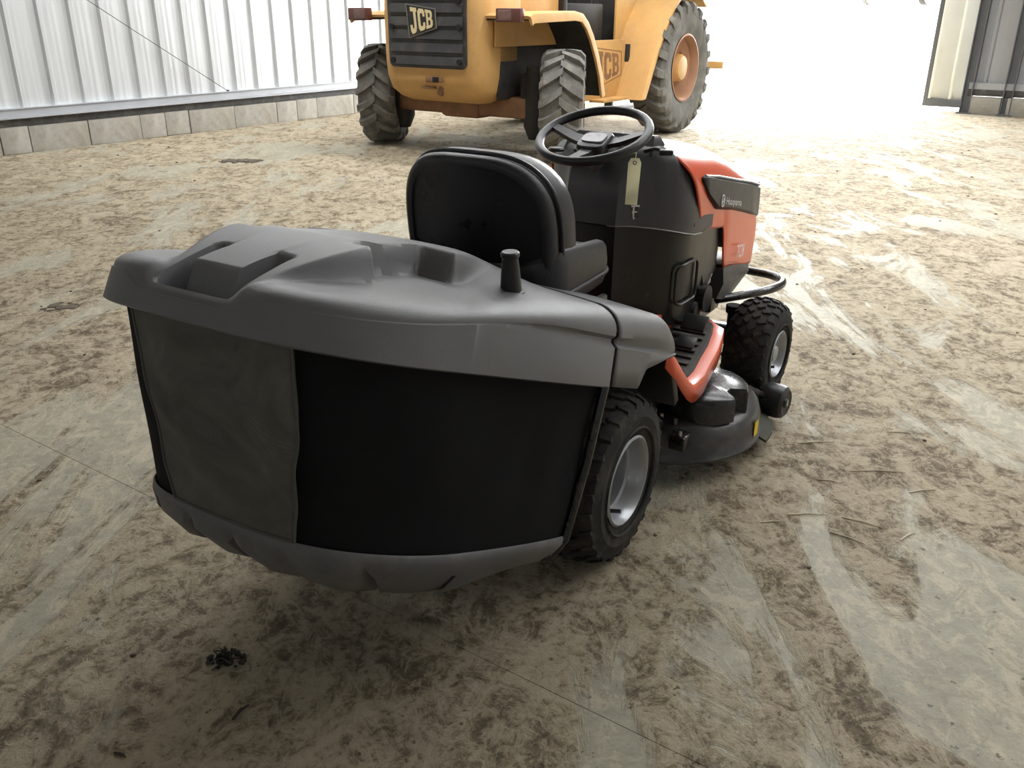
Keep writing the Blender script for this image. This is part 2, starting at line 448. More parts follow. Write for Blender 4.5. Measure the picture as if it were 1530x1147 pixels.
while k < K_END-.05:
    o = bpy.data.objects.new('cladding_sheet', cm); COL.objects.link(o)
    # sheet local x along the wall, ribs face into the hall (local -y)
    child_at(o, wl, k, -.03+.0008*(int(k*7) % 2), 0)
    k += .9995
JOINTS = [-.02, .27, .905, 1.52, 1.84, 2.16, 2.81, 3.48, 3.82, 4.18, 4.88, 5.55, 6.2, 6.85, 7.5, 8.15, 8.8, 9.45, K_END]
kk = -.02
while kk > K_BACK: kk -= .64; JOINTS.insert(0, kk)
for a, b in zip(JOINTS[:-1], JOINTS[1:]):
    mb = MB(); dz = random.uniform(-.004, .004)
    mb.box(((b-a)/2, 0, .128+dz), (b-a-.008, .2, .256), bev=.006)
    child_at(mb.build('block', M_BLOCK), wl, a, .02+random.uniform(-.006, .006))
L = K_END-K_BACK
mb = MB(); mb.box((0, 0, .383), (L, .015, .085)).box((0, -.05, .345), (L, .11, .012)).box((0, .0, .424), (L, .05, .008))
child_at(mb.build('base_rail', M_RAIL, label='grey galvanised rail along the wall foot'), wl, (K_END+K_BACK)/2, .06)
mb = MB(); mb.box((0, 0, .298), (L, .10, .082), bev=.008)
child_at(mb.build('base_beam', M_RAILD, label='dark weathered steel beam under the rail'), wl, (K_END+K_BACK)/2, .035)
# thin bracing wire in front of the cladding
mb = MB(); w0 = bp(2.80, .055, .43); w1 = bp(-.9, .055, .43+3.7*.617)
mb.tube([w0, w0.lerp(w1, .33)+Vector((0, 0, -.012)), w0.lerp(w1, .66)+Vector((0, 0, -.012)), w1], .004, 6)
mb.box(w0, (.03, .03, .03), bev=.004)
tag(mb.build('bracing_wire', M_RAILD), 'thin dark wire running diagonally across the corrugated left wall', 'wire')

# end wall: posts, blocks and cladding right of the doorway, sliding door leaf
ew = MB(); ew.box((0, 0, 0), (.06, M_RIGHT-POST_M-.1, ROOF-.3))
wend = struct(ew.build('wall_end', pm('wall_core', (.4, .41, .42), .7)), 'end wall right of the open doorway with grey posts')
wend.location = bp(K_END+.15, (M_RIGHT+POST_M)/2+.05, ROOF/2+.25); wend.rotation_euler = (0, 0, BROT)
k = POST_M+.06
EROT = BROT - pi/2
cm2 = cladding_mesh(1.0, .36, ROOF); cm2.materials.append(pm('grey_cladding', (.36, .37, .38), .5, var=.05, vs=3))
while k < M_RIGHT-.5:
    o = bpy.data.objects.new('cladding_sheet', cm2); COL.objects.link(o)
    child_at(o, wend, K_END+.09, k, 0, EROT); k += .9995
stub = MB(); stub.box(bp(K_END+.12, 1.0, ROOF/2), (.08, 2.0, ROOF), rot=RZ(BROT)).box(bp(K_END+.05, 1.96, ROOF/2), (.16, .13, ROOF), rot=RZ(BROT))  # unseen wall piece, added to narrow the doorway and deepen the forklift's shadow
struct(stub.build('wall_end_added', pm('grey_cladding', (.36, .37, .38), .5, var=.05, vs=3)), 'short added end wall beside the far corner')
def steel_post(m, wdt, dep, h=ROOF):
    mb = MB(); t = .014
    mb.box((0, -wdt/2+t/2, h/2), (dep, t, h)).box((0, wdt/2-t/2, h/2), (dep, t, h)).box((0, 0, h/2), (t, wdt-2*t, h))
    mb.box((0, 0, .01), (dep+.06, wdt+.06, .02))
    child_at(mb.build('post', M_POST), wend, K_END, m)
    return
for m_ in (POST_M, POST_M+.53, POST_M+3.5, POST_M+6.5): steel_post(m_, .13, .16)
mm = POST_M+.06
for wdt in (.40, .63, .63, .63, .63, .63, .63, .63, .63, .63, .63, .63):
    if mm+wdt > M_RIGHT: break
    gap = .075 if wdt == .40 else 0
    mb = MB(); mb.box((0, -wdt/2, .12), (.18, wdt-.008, .24), bev=.006)
    child_at(mb.build('block', M_BLOCK), wend, K_END+.02, mm)
    mm += wdt + gap
mb = MB(); LL = M_RIGHT-POST_M-.1
mb.box((0, -LL/2, .295), (.12, LL, .09), bev=.006); child_at(mb.build('base_beam', M_RAILD), wend, K_END+.03, POST_M+.0)
mb = MB(); mb.box((0, -LL/2, .385), (.02, LL, .085)).box((0.03, -LL/2, .428), (.07, LL, .006)); child_at(mb.build('base_rail', M_RAIL), wend, K_END-.01, POST_M+.0)

dr = empty('door_1', bp(K_END+.22, POST_M+.02, .055), BROT)
struct(dr, 'white clad sliding door leaf with grey steel frame')
DW, DH = .62, 4.2
mb = MB(); mb.box((0, .03, DH/2), (.06, .06, DH), bev=.004); mb.build('stile', M_POST, dr)
mb = MB(); mb.box((0, DW-.0, DH/2), (.06, .06, DH), bev=.004); mb.build('stile', M_POST, dr)
mb = MB(); mb.box((0, DW/2, .055), (.06, DW-.06, .11), bev=.004); mb.build('bottom_rail', M_POST, dr)
mb = MB(); mb.box((0, DW/2, DH-.06), (.06, DW-.06, .12), bev=.004); mb.build('top_rail', M_POST, dr)
for a, b in ((.06, DW/2), (DW/2, DW-.03)):
    mb = MB(); pr = [(a, 0), (b-.045, 0), (b-.03, .022), (b-.008, .022), (b, 0)]
    mb.loft([[(-y_-.005, x_, .11) for x_, y_ in pr], [(-y_-.005, x_, DH-.12) for x_, y_ in pr]], closed=False)
    mb.build('cladding_panel', M_WPAN, dr, angle=20, solid=.004)

# roof with long added light slots, right side wall, back wall
def roof_cuts():
    cells = []
    ks = sorted({K_BACK, K_END+.6} | {x for r in ROOF_FILL_SLOTS for x in r[:2]})
    for a, b in zip(ks[:-1], ks[1:]):
        hit = [r for r in ROOF_FILL_SLOTS if r[0] <= a+1e-6 and r[1] >= b-1e-6]
        if hit: cells += [(a, b, -.3, hit[0][2]), (a, b, hit[0][3], M_RIGHT+.3)]
        else: cells.append((a, b, -.3, M_RIGHT+.3))
    return cells
M_ROOFM = pm('grey_roof_sheet', (.42, .43, .43), .6, var=.06)
ce = MB()
for (a, b, m0, m1) in roof_cuts():
    c = bp((a+b)/2, (m0+m1)/2, ROOF+.08); ce.box(c, (b-a, m1-m0, .08), rot=RZ(BROT))
struct(ce.build('ceiling', M_ROOFM), 'grey sheet roof with long added light slots')
rw = MB(); rw.box(bp((K_END+K_BACK)/2, M_RIGHT+.1, ROOF/2), (K_END-K_BACK, .15, ROOF), rot=RZ(BROT)); struct(rw.build('wall_right', pm('far_side_cladding', (.45, .46, .46), .6)))
bw = MB(); bw.box(bp(K_BACK-.1, M_RIGHT/2, ROOF/2), (.15, M_RIGHT, ROOF), rot=RZ(BROT)); struct(bw.build('wall_back', pm('far_side_cladding', (.45, .46, .46), .6)))
lt = MB(); lt.box(bp(K_END+.1, POST_M/2, ROOF-.2), (.2, POST_M, .45), rot=RZ(BROT), bev=.01); struct(lt.build('trim_1', M_POST))

# ================================================================== RIDING MOWER
MOW = empty('riding_mower', (-.0538, 2.1696, 0), radians(58.105))
tag(MOW, 'orange and charcoal ride-on lawn mower with black grass collector bag, in the foreground', 'lawn mower')

# ---- wheels
def mower_wheel(name, x, y, R, W, rim, side, kind):
    crown = .012 if kind == 'rear' else .014
    w = MB(); w.revolve(tyre_mesh(R, W, rim, crown=crown), 72)
    # moulded ring on the sidewall
    for s_ in (-1, 1):
        w.revolve([(s_*W*.492, rim+(R-rim)*.24), (s_*(W*.5+.003), rim+(R-rim)*.27), (s_*W*.494, rim+(R-rim)*.31)], 72)
    n = 26 if kind == 'rear' else 24
    dp = 2*pi/n
    for i in range(n):
        p = i*dp
        for s_ in (-1, 1):
            o = dp/2 if s_ > 0 else 0
            h = .0075
            # shoulder block, slanted mid block, centre hook: a turf tread
            lug(w, R, W, crown, p+o, s_*W*.46, p+o+dp*.10, s_*W*.33, dp*R*.40, h)
            lug(w, R, W, crown, p+o+dp*.35, s_*W*.31, p+o+dp*.62, s_*W*.17, dp*R*.34, h)
            lug(w, R, W, crown, p+o-dp*.05, s_*W*.145, p+o+dp*.28, s_*W*.03, dp*R*.36, h)
    o = w.build(name, M_RUB, MOW, angle=30); o.location = (x, y, R)
    f = side
    yo = W*.40
    rp = [(yo+.012, rim+.010), (yo+.016, rim+.004), (yo+.008, rim-.004), (yo-.012, rim-.008), (yo-.03, rim-.014), (yo-.034, rim-.024), (yo-.105, rim-.030), (yo-.115, rim-.040), (yo-.118, rim*.40), (yo-.095, rim*.32), (yo-.09, .02), (yo-.09, .0015)]
    if kind == 'front':
        rp = [(yo+.012, rim+.008), (yo+.016, rim+.003), (yo+.006, rim-.005), (yo-.02, rim-.01), (yo-.03, rim-.022), (yo-.028, rim*.5), (yo+.004, rim*.34), (yo+.006, .012), (yo+.006, .001)]
    r = MB(); r.revolve([(f*a, b) for a, b in rp], 56)
    rr = r.build('rim', M_RIM, o, angle=40)
    b2 = MB(); b2.revolve([(-f*W*.38, rim+.006), (-f*W*.3, rim-.01), (-f*W*.25, rim-.02), (-f*W*.25, .001)], 40); b2.build('inner_barrel', M_RIM, o)
    v = MB(); a = radians(-118)
    v.tube([(cos(a)*(rim-.022), f*(yo-.03), sin(a)*(rim-.022)), (cos(a)*(rim-.032), f*(yo+.012), sin(a)*(rim-.032))], .0055, 8); v.build('valve_stem', M_BLK, o)
    ca = .05 if kind == 'rear' else 0; c = MB(); c.revolve([(f*(yo-.055-ca), .026), (f*(yo-.03-ca), .024), (f*(yo-.022-ca), .018), (f*(yo-.022-ca), .001)], 20); c.build('axle_cap', M_BLK, o)
    return o
mower_wheel('rear_wheel', 0, -.325, .228, .20, .112, -1, 'rear')
mower_wheel('rear_wheel', 0, .325, .228, .20, .112, 1, 'rear')
fw = mower_wheel('front_wheel', 1.212, -.375, .190, .165, .080, -1, 'front'); fw.rotation_euler.z = radians(-2)
mower_wheel('front_wheel', 1.212, .375, .190, .165, .080, 1, 'front')

# ---- collector (built in a tilted frame: u to the rear and up, w normal to it)
TA = radians(21.3); O0 = Vector((-.2, 0, .57))
eu = Vector((-cos(TA), 0, sin(TA))); ew_ = Vector((sin(TA), 0, cos(TA)))
def cl(u, y, w): return O0 + eu*u + ew_*w + Vector((0, y, 0))
def hw_lid(u):                      # half width of the lid along u
    return .432 - .085*smooth01(0, .75, u)*1.0 - .02*max(0, u-.5)
def umax_lid(t):                    # rear edge of the lid across t in -1..1
    t = min(1, abs(t)); return .53 + .27*(max(0, 1-t**3.6))**(1/2.3)
def shoulder(u): return .174 - .105*smooth01(-.1, .95, u)
def box1(x, a, b, s): return smooth01(a-s, a+s, x)*(1-smooth01(b-s, b+s, x))
def lid_w(u, y):
    ay = abs(y)
    base = shoulder(u) + .026*(1-(ay/.4)**2)*(1-.6*smooth01(.6, .8, u))
    yd = .212 - .03*smooth01(.40, .56, u) - .072*smooth01(.56, .80, u)
    side = .013
    dome = (1-smooth01(yd-side, yd+side, ay))
    crest = .060*smooth01(-.02, .30, u)
    soft = (1-smooth01(.13, .40, ay))                   # the dome melts into the lid towards the front
    k = smooth01(.20, .34, u)
    scoop = box1(u, .350, .550, .011)*smooth01(.116, .138, ay)
    zf = base + crest*(dome*k + soft*(1-k))*(1-scoop)
    zs = .198 - .148*max(0, (u-.5)/.3)**1.5              # spine sweeping down to the hand bar
    zr = base + (zs-base)*dome*(1-scoop)
    kk = smooth01(.44, .56, u)
    z = zf*(1-kk) + zr*kk
    # hand hole behind and beside the rear end of the dome
    pk = box1(u, .665, .784, .007)*(1-smooth01(.084, .094, ay))
    core = (1-smooth01(.056, .066, ay))*(1-smooth01(.738, .770, u))
    pk *= 1-core
    zc = .196 - .100*max(0, (u-.50)/.25)**1.5; cf = core*smooth01(.52, .64, u)
    z = z*(1-cf) + zc*cf
    return z*(1-pk) + (-.035)*pk
def wk(u, y=1.0): return .112 - .052*smooth01(.2, .8, u) - .026*(1-smooth01(.10, .18, abs(y)))*smooth01(.6, .75, u)
NS, NT = 140, 180
ss = [1-(1-i/NS)**1.3 for i in range(NS+1)]
tts = []
for j in range(NT+1):
    x = 2*j/NT-1; tts.append(math.copysign(1-(1-abs(x))**1.7, x))
def plan_pt(s, t):
    um = umax_lid(t); s0, u0 = .66, .50
    u = u0*s/s0 if s < s0 else u0 + (um-u0)*(s-s0)/(1-s0)
    return u, t*hw_lid(u)
PER = [(s, -1.0) for s in ss] + [(1.0, t) for t in tts[1:-1]] + [(s, 1.0) for s in reversed(ss)]
PXY = np.array([plan_pt(s, t) for s, t in PER])
tang = np.gradient(PXY, axis=0)
ker = np.ones(5)/5
tang = np.stack([np.convolve(np.pad(tang[:, i], 2, mode='edge'), ker, 'valid') for i in (0, 1)], 1)
PN = np.stack([-tang[:, 1], tang[:, 0]], 1); PN /= np.maximum(1e-9, np.linalg.norm(PN, axis=1))[:, None]
PN[np.einsum('ij,ij->i', PN, PXY-np.array([.35, 0])) < 0] *= -1
def edge_dist(q):
    a = PXY[:-1]; d = PXY[1:]-a; L2 = np.maximum(1e-12, (d**2).sum(1))
    r = q-a; t = np.clip((r*d).sum(1)/L2, 0, 1)
    return float(np.sqrt(((r-d*t[:, None])**2).sum(1).min()))
def lid_h(u, y):
    d = edge_dist(np.array([u, y])); R = .07 - .025*smooth01(.5, .75, u)
    x = 1-min(d/R, 1); g = max(0, 1-x**2.3)**(1/2.3)
    k0 = wk(u, y)
    return k0 + (lid_w(u, y)-k0)*g
lid = MB(); V = []
for s_ in ss:
    for t in tts:
        u, y = plan_pt(s_, t); V.append(cl(u, y, lid_h(u, y)))
lid.add(V, [(i*(NT+1)+j, (i+1)*(NT+1)+j, (i+1)*(NT+1)+j+1, i*(NT+1)+j+1) for i in range(NS) for j in range(NT)])
def skirt_ring(w, ins, flare):
    ring = []
    for (u, y), n in zip(PXY, PN):
        fade = 1-smooth01(.05, .50, u); o = flare - ins*fade
        nu = n[0] if u > .05 else 0
        ring.append(cl(u+nu*o, y+n[1]*o, min(w, wk(u, y)-.002 if w > .01 else w)))
    return ring
lid.loft([[cl(u, y, wk(u, y)) for u, y in PXY], skirt_ring(.104, .010, .001), skirt_ring(.096, .010, .002), skirt_ring(.086, -.001, .003), skirt_ring(.0, 0, .010), skirt_ring(-.003, 0, .004), skirt_ring(.012, 0, -.012)], closed=False)
LID = lid.build('collector_lid', M_LID, MOW, angle=50, label='charcoal moulded plastic lid with hand hole')

# pull handle standing on the lid
hb = Vector((-.335, -.268, .835)); hb = cl(.262, -.301, lid_h(.262, -.301)-.010)
hp = MB(); ax = Vector((-.06, .0, 1)).normalized()
hp.tube([hb+ax*a for a in (0, .004, .006, .04, .070, .074, .077, .084, .087)], [.028, .028, .022, .0195, .0165, .0165, .019, .019, .016], 20)
hp.build('pull_handle', M_BLK, MOW, label='upright black pull handle on the lid')

# fabric bag
def bag_plan(s, t, w):
    """s 0 front..1 rear along a side; ring point of the bag at depth w (0 top .. -.36 bottom)"""
    d = -w/.36
    um = umax_lid(t)*(1-.0*d) - .028 - .125*d
    u = um*s - .006*d
    y = t*(hw_lid(u)-.016-.012*d - .02*d*smooth01(.3, .7, u))
    return u, y
bag = MB(); rings = []
TB = [math.copysign(1-(1-abs(-1+2*j/90))**1.6, -1+2*j/90) for j in range(91)]
PB = [(i/24, -1.0) for i in range(24)] + [(1.0, t) for t in TB] + [((23-i)/24, 1.0) for i in range(24)]
NW = 22
for i in range(NW+1):
    w = .008 - .368*i/NW
    ring = []
    for s, t in PB:
        u, y = bag_plan(s, t, min(w, 0))
        nz = noise.noise(Vector((u*9, y*9, w*4.5)))*.008 + noise.noise(Vector((u*3.5+9, y*3.5, w*2)))*.012
        nz *= sin(pi*min(1, max(0, i/NW)))
        ny = math.copysign(abs(t)**5, t); nu = 1 if s > .97 else 0
        ring.append(cl(u+nu*nz*(1-abs(t)**6)*.35, y+ny*nz, w))
    rings.append(ring)
bag.loft(rings, closed=True)
BAG = bag.build('collector_bag', M_FAB, MOW, angle=60, label='black fabric grass bag')
# grey mesh window at the rear of the bag
sc_ = MB()
def bag_u(y, w):
    lo, hi = 0.0, .97
    for _ in range(24):
        t = (lo+hi)/2; u, yy = bag_plan(1.0, t, w)
        if yy < abs(y): lo = t
        else: hi = t
    return u
def screen_pt(a, b):
    w = .0 - .348*a
    y = (-1+2*b)*(.184 - .040*a + .006*sin(pi*a)) - .034 - .014*a
    u = bag_u(y, w)
    bulge = .008*sin(pi*a)*sin(pi*b) + .012*noise.noise(Vector((y*13+a*5, w*7, 3)))*sin(pi*a) + .014*noise.noise(Vector((y*8+a*8, w*4, 7)))*sin(pi*a)*sin(pi*b)
    return cl(u+.016+max(-.008, bulge), y, w)
sc_.grid(40, 36, screen_pt)
SCN = sc_.build('mesh_screen', M_SCREEN, BAG, angle=60, solid=.003, label='dark grey mesh window in the bag')
hem = MB(); hem.tube([screen_pt(a/20, 0)+eu*.002 for a in range(21)] + [screen_pt(1, b/16)+eu*.002 for b in range(1, 17)] + [screen_pt(1-a/20, 1)+eu*.002 for a in range(1, 21)], .003, 6)
hem.build('hem', pm('grey_hem_tape', (.085, .083, .075), .85), BAG)
# front frame strip of the bag
fs = MB()
for s_ in (-1, 1):
    p = [cl(-.005, s_*(hw_lid(0)-.004), .0), cl(-.004, s_*(hw_lid(0)-.008), -.18), cl(.0, s_*(hw_lid(0)-.02), -.36), cl(.012, s_*(hw_lid(0)-.04), -.405), cl(.03, s_*(hw_lid(0)-.09), -.418)]
    fs.tube(p, .011, 10)
fs.tube([cl(.03, -(hw_lid(0)-.09), -.418), cl(.03, hw_lid(0)-.09, -.418)], .011, 10)
fs.build('bag_frame', M_GLOSS, MOW)
# bottom tray
tr = MB(); rings = []
levels = [(-.352, .006, 0), (-.356, .010, 0), (-.37, .010, 0), (-.395, -.004, .25), (-.418, -.028, .7), (-.432, -.055, 1.0)]
for w, ex, bump in levels:
    ring = []
    for s, t in PB:
        u, y = bag_plan(s, t, max(w, -.36))
        rr_ = smooth01(.25, 1, s)
        ww = w - (.030*rr_)*bump
        ph = ((y+.045)/.118) % 1.0; notch = 1-smooth01(.0, .10, min(ph, 1-ph))
        ww += (.066*notch + .012*abs(2*ph-1))*bump*rr_*(1 if abs(t) < .9 else .2)
        edge = abs(t)**5
        ring.append(cl(u+ex*(1 if s > .97 else 0)*(1-.4*edge) + (ex*1.3 if s > .97 else 0)*bump, y+math.copysign(edge, t)*ex, ww))
    rings.append(ring)
tr.loft(rings, closed=True, cap1=True)
tr.build('collector_tray', M_TRAY, MOW, angle=50, label='dark grey ribbed bottom tray')

# ---- rear fender: same section as the front of the lid, running forward
fe = MB(); rings = []
def fender_prof(u):                  # top and bottom of the side face at u (negative forward)
    v = -u
    top = .176 + .008*smooth01(0, .2, v)
    if v > .30: x = min(1, (v-.30)/.092); top = .112 + (top-.112)*sqrt(max(0, 1-x**2.4))
    bot = .0 if v < .16 else .050 + .045*(v-.195)/.2
    if .155 <= v < .195: bot = .050*smooth01(.155, .195, v)
    return top, bot
us = [-.014-.14*i/8 for i in range(9)] + [-.158, -.166, -.174, -.182, -.19, -.20] + [-.2-.10*i/6 for i in range(1, 7)] + [-.30-.0915*(1-(1-i/12)**1.8) for i in range(1, 13)]
for u in us:
    top, bot = fender_prof(u); v = -u
    hwf = .432 + .004*sin(pi*v/.4); R = .075*min(1, max(.08, (top-bot)/.14))
    kz = max(top-.064, bot+.012, .0)
    seq = []
    for i in range(17):
        ay = .10 + (hwf-R-.10)*i/16; seq.append((ay, top + .026*(1-(ay/.4)**2) - .026*(1-((hwf-R)/.4)**2)))
    t0 = seq[-1][1]
    for i in range(1, 11):
        a = pi/2*i/10; seq.append((hwf-R+R*sin(a), kz+(t0-kz)*cos(a)))
    led = 1-smooth01(.22, .36, v)
    b1 = min(kz-.002, .104)
    for w_, o_ in ((b1, -.010*led), (b1-.008, -.010*led), (b1-.018, .003), ((b1-.018+bot)/2, .005), (bot, .008)):
        seq.append((hwf+o_, max(w_, bot+.0005) if w_ != bot else bot))
    rings.append([cl(u, -y, w) for y, w in seq])
fe.loft(rings, closed=False)
fe.mirror_y()
fe.grid(10, 10, lambda a, b: cl(-.014-.376*a, -.105+.21*b, fender_prof(-.014-.376*a)[0]+.020))
FEN = fe.build('rear_fender', M_LID, MOW, angle=45, solid=.006, label='charcoal plastic rear fender')

# ---- black inner wheel house and chassis
ch = MB()
for s_ in (-1, 1):
    ch.box((.50, s_*.135, .315), (1.75, .035, .10), bev=.006)
ch.box((-.30, 0, .37), (.04, .5, .32), bev=.01).box((0, 0, .228), (.14, .38, .14), bev=.02).box((.0, 0, .40), (.4, .26, .22), bev=.02)
ch.box((1.30, 0, .34), (.10, .34, .12), bev=.01)
ch.build('chassis', M_GLOSS, MOW)
wh = MB()
for s_ in (-1, 1):
    wh.box((.245, s_*.30, .44), (.03, .25, .22), rot=RY(radians(-22)), bev=.008)
    wh.box((.02, s_*.205, .50), (.46, .02, .26), bev=.008)
wh.build('wheel_house', M_BLK, MOW)

# ---- seat
SEAT = empty('seat', (0, 0, 0), parent=MOW); SEAT['label'] = 'high-backed black vinyl seat'
def back_outline(n=72):
    pts = []
    for i in range(n):
        a = 2*pi*i/n
        ca, sa = cos(a), sin(a)
        e = 3.6 if sa > 0 else 5.0
        r = (abs(ca)**e + abs(sa)**e)**(-1/e)
        pts.append((r*ca, r*sa))
    return pts
BO = back_outline(); ZC, HZ, HY = .812, .218, .222
def bpnt(a, b, sc, x):
    y = a*HY*sc*(1-.10*max(0, b)**3 - .05*max(0, -b)); z = ZC + b*HZ*sc + (sc-1)*.0
    return Vector((x + .85*y*y - .10*(z-.75) , y, z))
def back_layers(layers): return [[bpnt(a, b, s, x) for a, b in BO] for s, x in layers]
bk = MB(); bk.loft(back_layers([(.86, -.098), (.905, -.105), (.955, -.101), (.985, -.085), (.975, -.070), (.972, -.064), (1.0, -.050), (1.005, -.02), (.985, .008), (.93, .025), (.8, .03)]), cap0=False, cap1=True)
bk.build('backrest', M_VINYL, SEAT, angle=60)
sh = MB(); sh.loft(back_layers([(.90, -.102), (.875, -.094), (.84, -.090), (.55, -.088), (.1, -.088)]), cap1=True); sh.build('back_shell', M_SHELL, SEAT, angle=50, label='smooth black plastic shell on the seat back')
# moulded curved rib in the shell
rb = MB(); rb.tube([Vector((-.0895 + .85*y*y - .10*(z-.75)-.0, y, z)) for y, z in [(.10-.02*i, .735-.034*sin(pi*i/10)**.8) for i in range(11)]], .003, 6); rb.build('shell_rib', M_SHELL, SEAT)
pp = MB(); pp.tube([bpnt(a, b, 1.0, -.066) for a, b in BO], .0055, 8, closed=True); pp.build('piping', M_VINYL, SEAT)
cu = MB()
plan = rrect(-.095, .262, -.232, .232, .085, 10)
def cush(layers):
    out = []
    for sc, z in layers:
        ring = []
        for x, y in plan:
            xx = .0935 + (x-.0935)*sc; yy = y*sc
            bol = (.060*(abs(yy)/.21)**2.4*(1-.55*smooth01(.10, .26, xx)) + .012*(1-smooth01(-.05, .06, xx)))*min(1, max(0, (z-.69)/.03))
            ring.append(Vector((xx, yy, z+bol+.035*xx)))
        out.append(ring)
    return out
cu.loft(cush([(.78, .650), (.90, .656), (.965, .670), (1.0, .692), (1.0, .708), (.985, .724), (.955, .736), (.91, .743), (.85, .744), (.76, .738), (.62, .730), (.4, .725), (.05, .723)]), cap0=True, cap1=True)
cu.build('cushion', M_VINYL, SEAT, angle=60)
cp = MB(); cp.tube([Vector((.0935+(x-.0935)*1.003, y*1.003, .700+.035*x)) for x, y in plan], .005, 8, closed=True); cp.build('piping', M_VINYL, SEAT)
bs = MB(); bs.box((.06, 0, .60), (.22, .26, .12), bev=.015).box((.06, .14, .53), (.05, .02, .12), bev=.004).box((.06, -.14, .53), (.05, .02, .12), bev=.004); bs.build('seat_bracket', M_BLK, SEAT)

# ---- cowl / dash tower
def plan_ring(z, ins, pts):
    r = [(x+ins*(.6 if x < .6 else 0), -max(0, y-ins)) for x, y in pts]
    l = [(x, -y) for x, y in reversed(r)]
    return [Vector((x, y, z)) for x, y in r+l]
CP = [(.552, .055), (.556, .085), (.575, .100), (.605, .120), (.645, .165), (.69, .212), (.74, .238), (.80, .243), (.86, .245), (.96, .245)]
CP2 = [(x-.025*0, y) for x, y in CP]
cw = MB()
def slope(ring, fn): return [Vector((p.x, p.y, fn(p))) for p in ring]
rings = [plan_ring(.0, 0, CP) for _ in range(9)]
levels = [(.0, 0), (.12, .0), (.55, .0), (.80, .004), (.90, .012), (.96, .026), (1.0, .05), (1.005, .09)]
rings = []
for f, ins in levels:
    rg = plan_ring(0, ins, CP)
    out = []
    for p in rg:
        zb = .742 - .058*smooth01(.55, .86, p.x)
        zt = .930 + .035*smooth01(.55, .66, p.x) - .13*smooth01(.705, .80, p.x)
        xx = p.x + .02*(f-.5)*(1-smooth01(.55, .7, p.x))
        out.append(Vector((xx, p.y, zb + (zt-zb)*f)))
    rings.append(out)
cw.loft(rings, cap1=True, cap0=True)
COW = cw.build('dash_cowl', M_COWL, MOW, angle=40, label='charcoal dash tower')
# raised instrument hood at the top of the dash
dh = MB(); dh.loft([[Vector((x, y, z)) for x, y, z in ((.64, -w_, .94), (.66, -w_*.96, .975), (.70, -w_*.85, zt), (.70, w_*.85, zt), (.66, w_*.96, .975), (.64, w_, .94))] for w_, zt in ((.150, .992),)] +
                   [[Vector((x, y, z)) for x, y, z in ((.745, -w_, .93), (.745, -w_*.96, .965), (.74, -w_*.85, zt), (.74, w_*.85, zt), (.745, w_*.96, .965), (.745, w_, .93))] for w_, zt in ((.15, .988),)], closed=True, cap0=True, cap1=True)
dh.build('instrument_hood', M_BLK, COW)
gp = MB(); gp.box((.632, .02, .962), (.09, .14, .012), rot=RY(radians(-24)), bev=.004); gp.build('gauge_panel', M_BLK, COW)
# lower black panel
lp = MB(); rings = []
for z, ins in ((.40, .012), (.50, .008), (.70, .006), (.735, .006)):
    pts = [(x, y) for x, y in CP[:-1]] + [(1.10 if z > .45 else .90, .232)]
    rg = plan_ring(0, ins, pts)
    rings.append([Vector((p.x, p.y, z - (.058*smooth01(.55, .86, p.x) if z > .6 else 0) )) for p in rg])
lp.loft(rings, cap0=True, cap1=True)
LOW = lp.build('lower_tower_panel', pm('black_tower_panel', (.007, .007, .0075), .3, var=.1), MOW, angle=40)
rc = MB(); rc.tube([Vector((x, -(.2455 if x > .74 else .2455-.55*(.74-x)), z)) for x, z in rrect(.71, .85, .47, .60, .025, 5)], .005, 6, closed=True); rc.build('access_cover', M_BLK, LOW)
# screws and the pale seam strip between cowl and lower panel
for (x, z) in ((.70, .715), (.80, .705)):
    y = -(.205 if x < .75 else .238)+.012*(x < .75)
    s = MB(); s.revolve([(-.004, .001), (-.004, .006), (.004, .007)], 12, c=(x, y-.002, z+.012)); s.build('screw', M_BLK, COW)
st = MB(); st.tube([Vector((p.x, p.y*1.004, .742-.058*smooth01(.55, .86, p.x)-.003)) for p in plan_ring(0, 0, CP) if p.y < 0 and p.x < .9], .0022, 6); st.build('seam_strip', M_SIL, COW)
# warning sticker: small white label with dark pictograms
wx, wy = .5985, -.1185
sk = MB(); RS = RZ(radians(-42)); sk.box((wx, wy, .778), (.042, .0015, .042), rot=RS); STK = sk.build('warning_sticker', M_WHT, MOW)
for i, (a, b, d, e) in enumerate(((-.010, .010, .015, .013), (.010, .010, .013, .013), (-.010, -.009, .015, .013), (.010, -.009, .013, .015))):
    s = MB(); c = Vector((wx, wy, .778)) + RS @ Vector((a, -.0012, b)); s.box(c, (d, .001, e), rot=RS); s.build('pictogram', M_BLK, STK)
# throttle lever
lv = MB(); lv.tube([(.63, -.13, .955), (.615, -.17, .968), (.60, -.205, .965)], [.006, .006, .007], 8); lv.box((.597, -.212, .963), (.034, .04, .016), rot=RZ(radians(20)), bev=.005); lv.build('throttle_lever', M_BLK, MOW)
kn = MB(); kn.revolve([(0, .026), (.006, .026), (.010, .022), (.010, .001)], 20, c=(.585, .145, .94), axis='z'); kn.build('choke_knob', M_BLK, MOW)

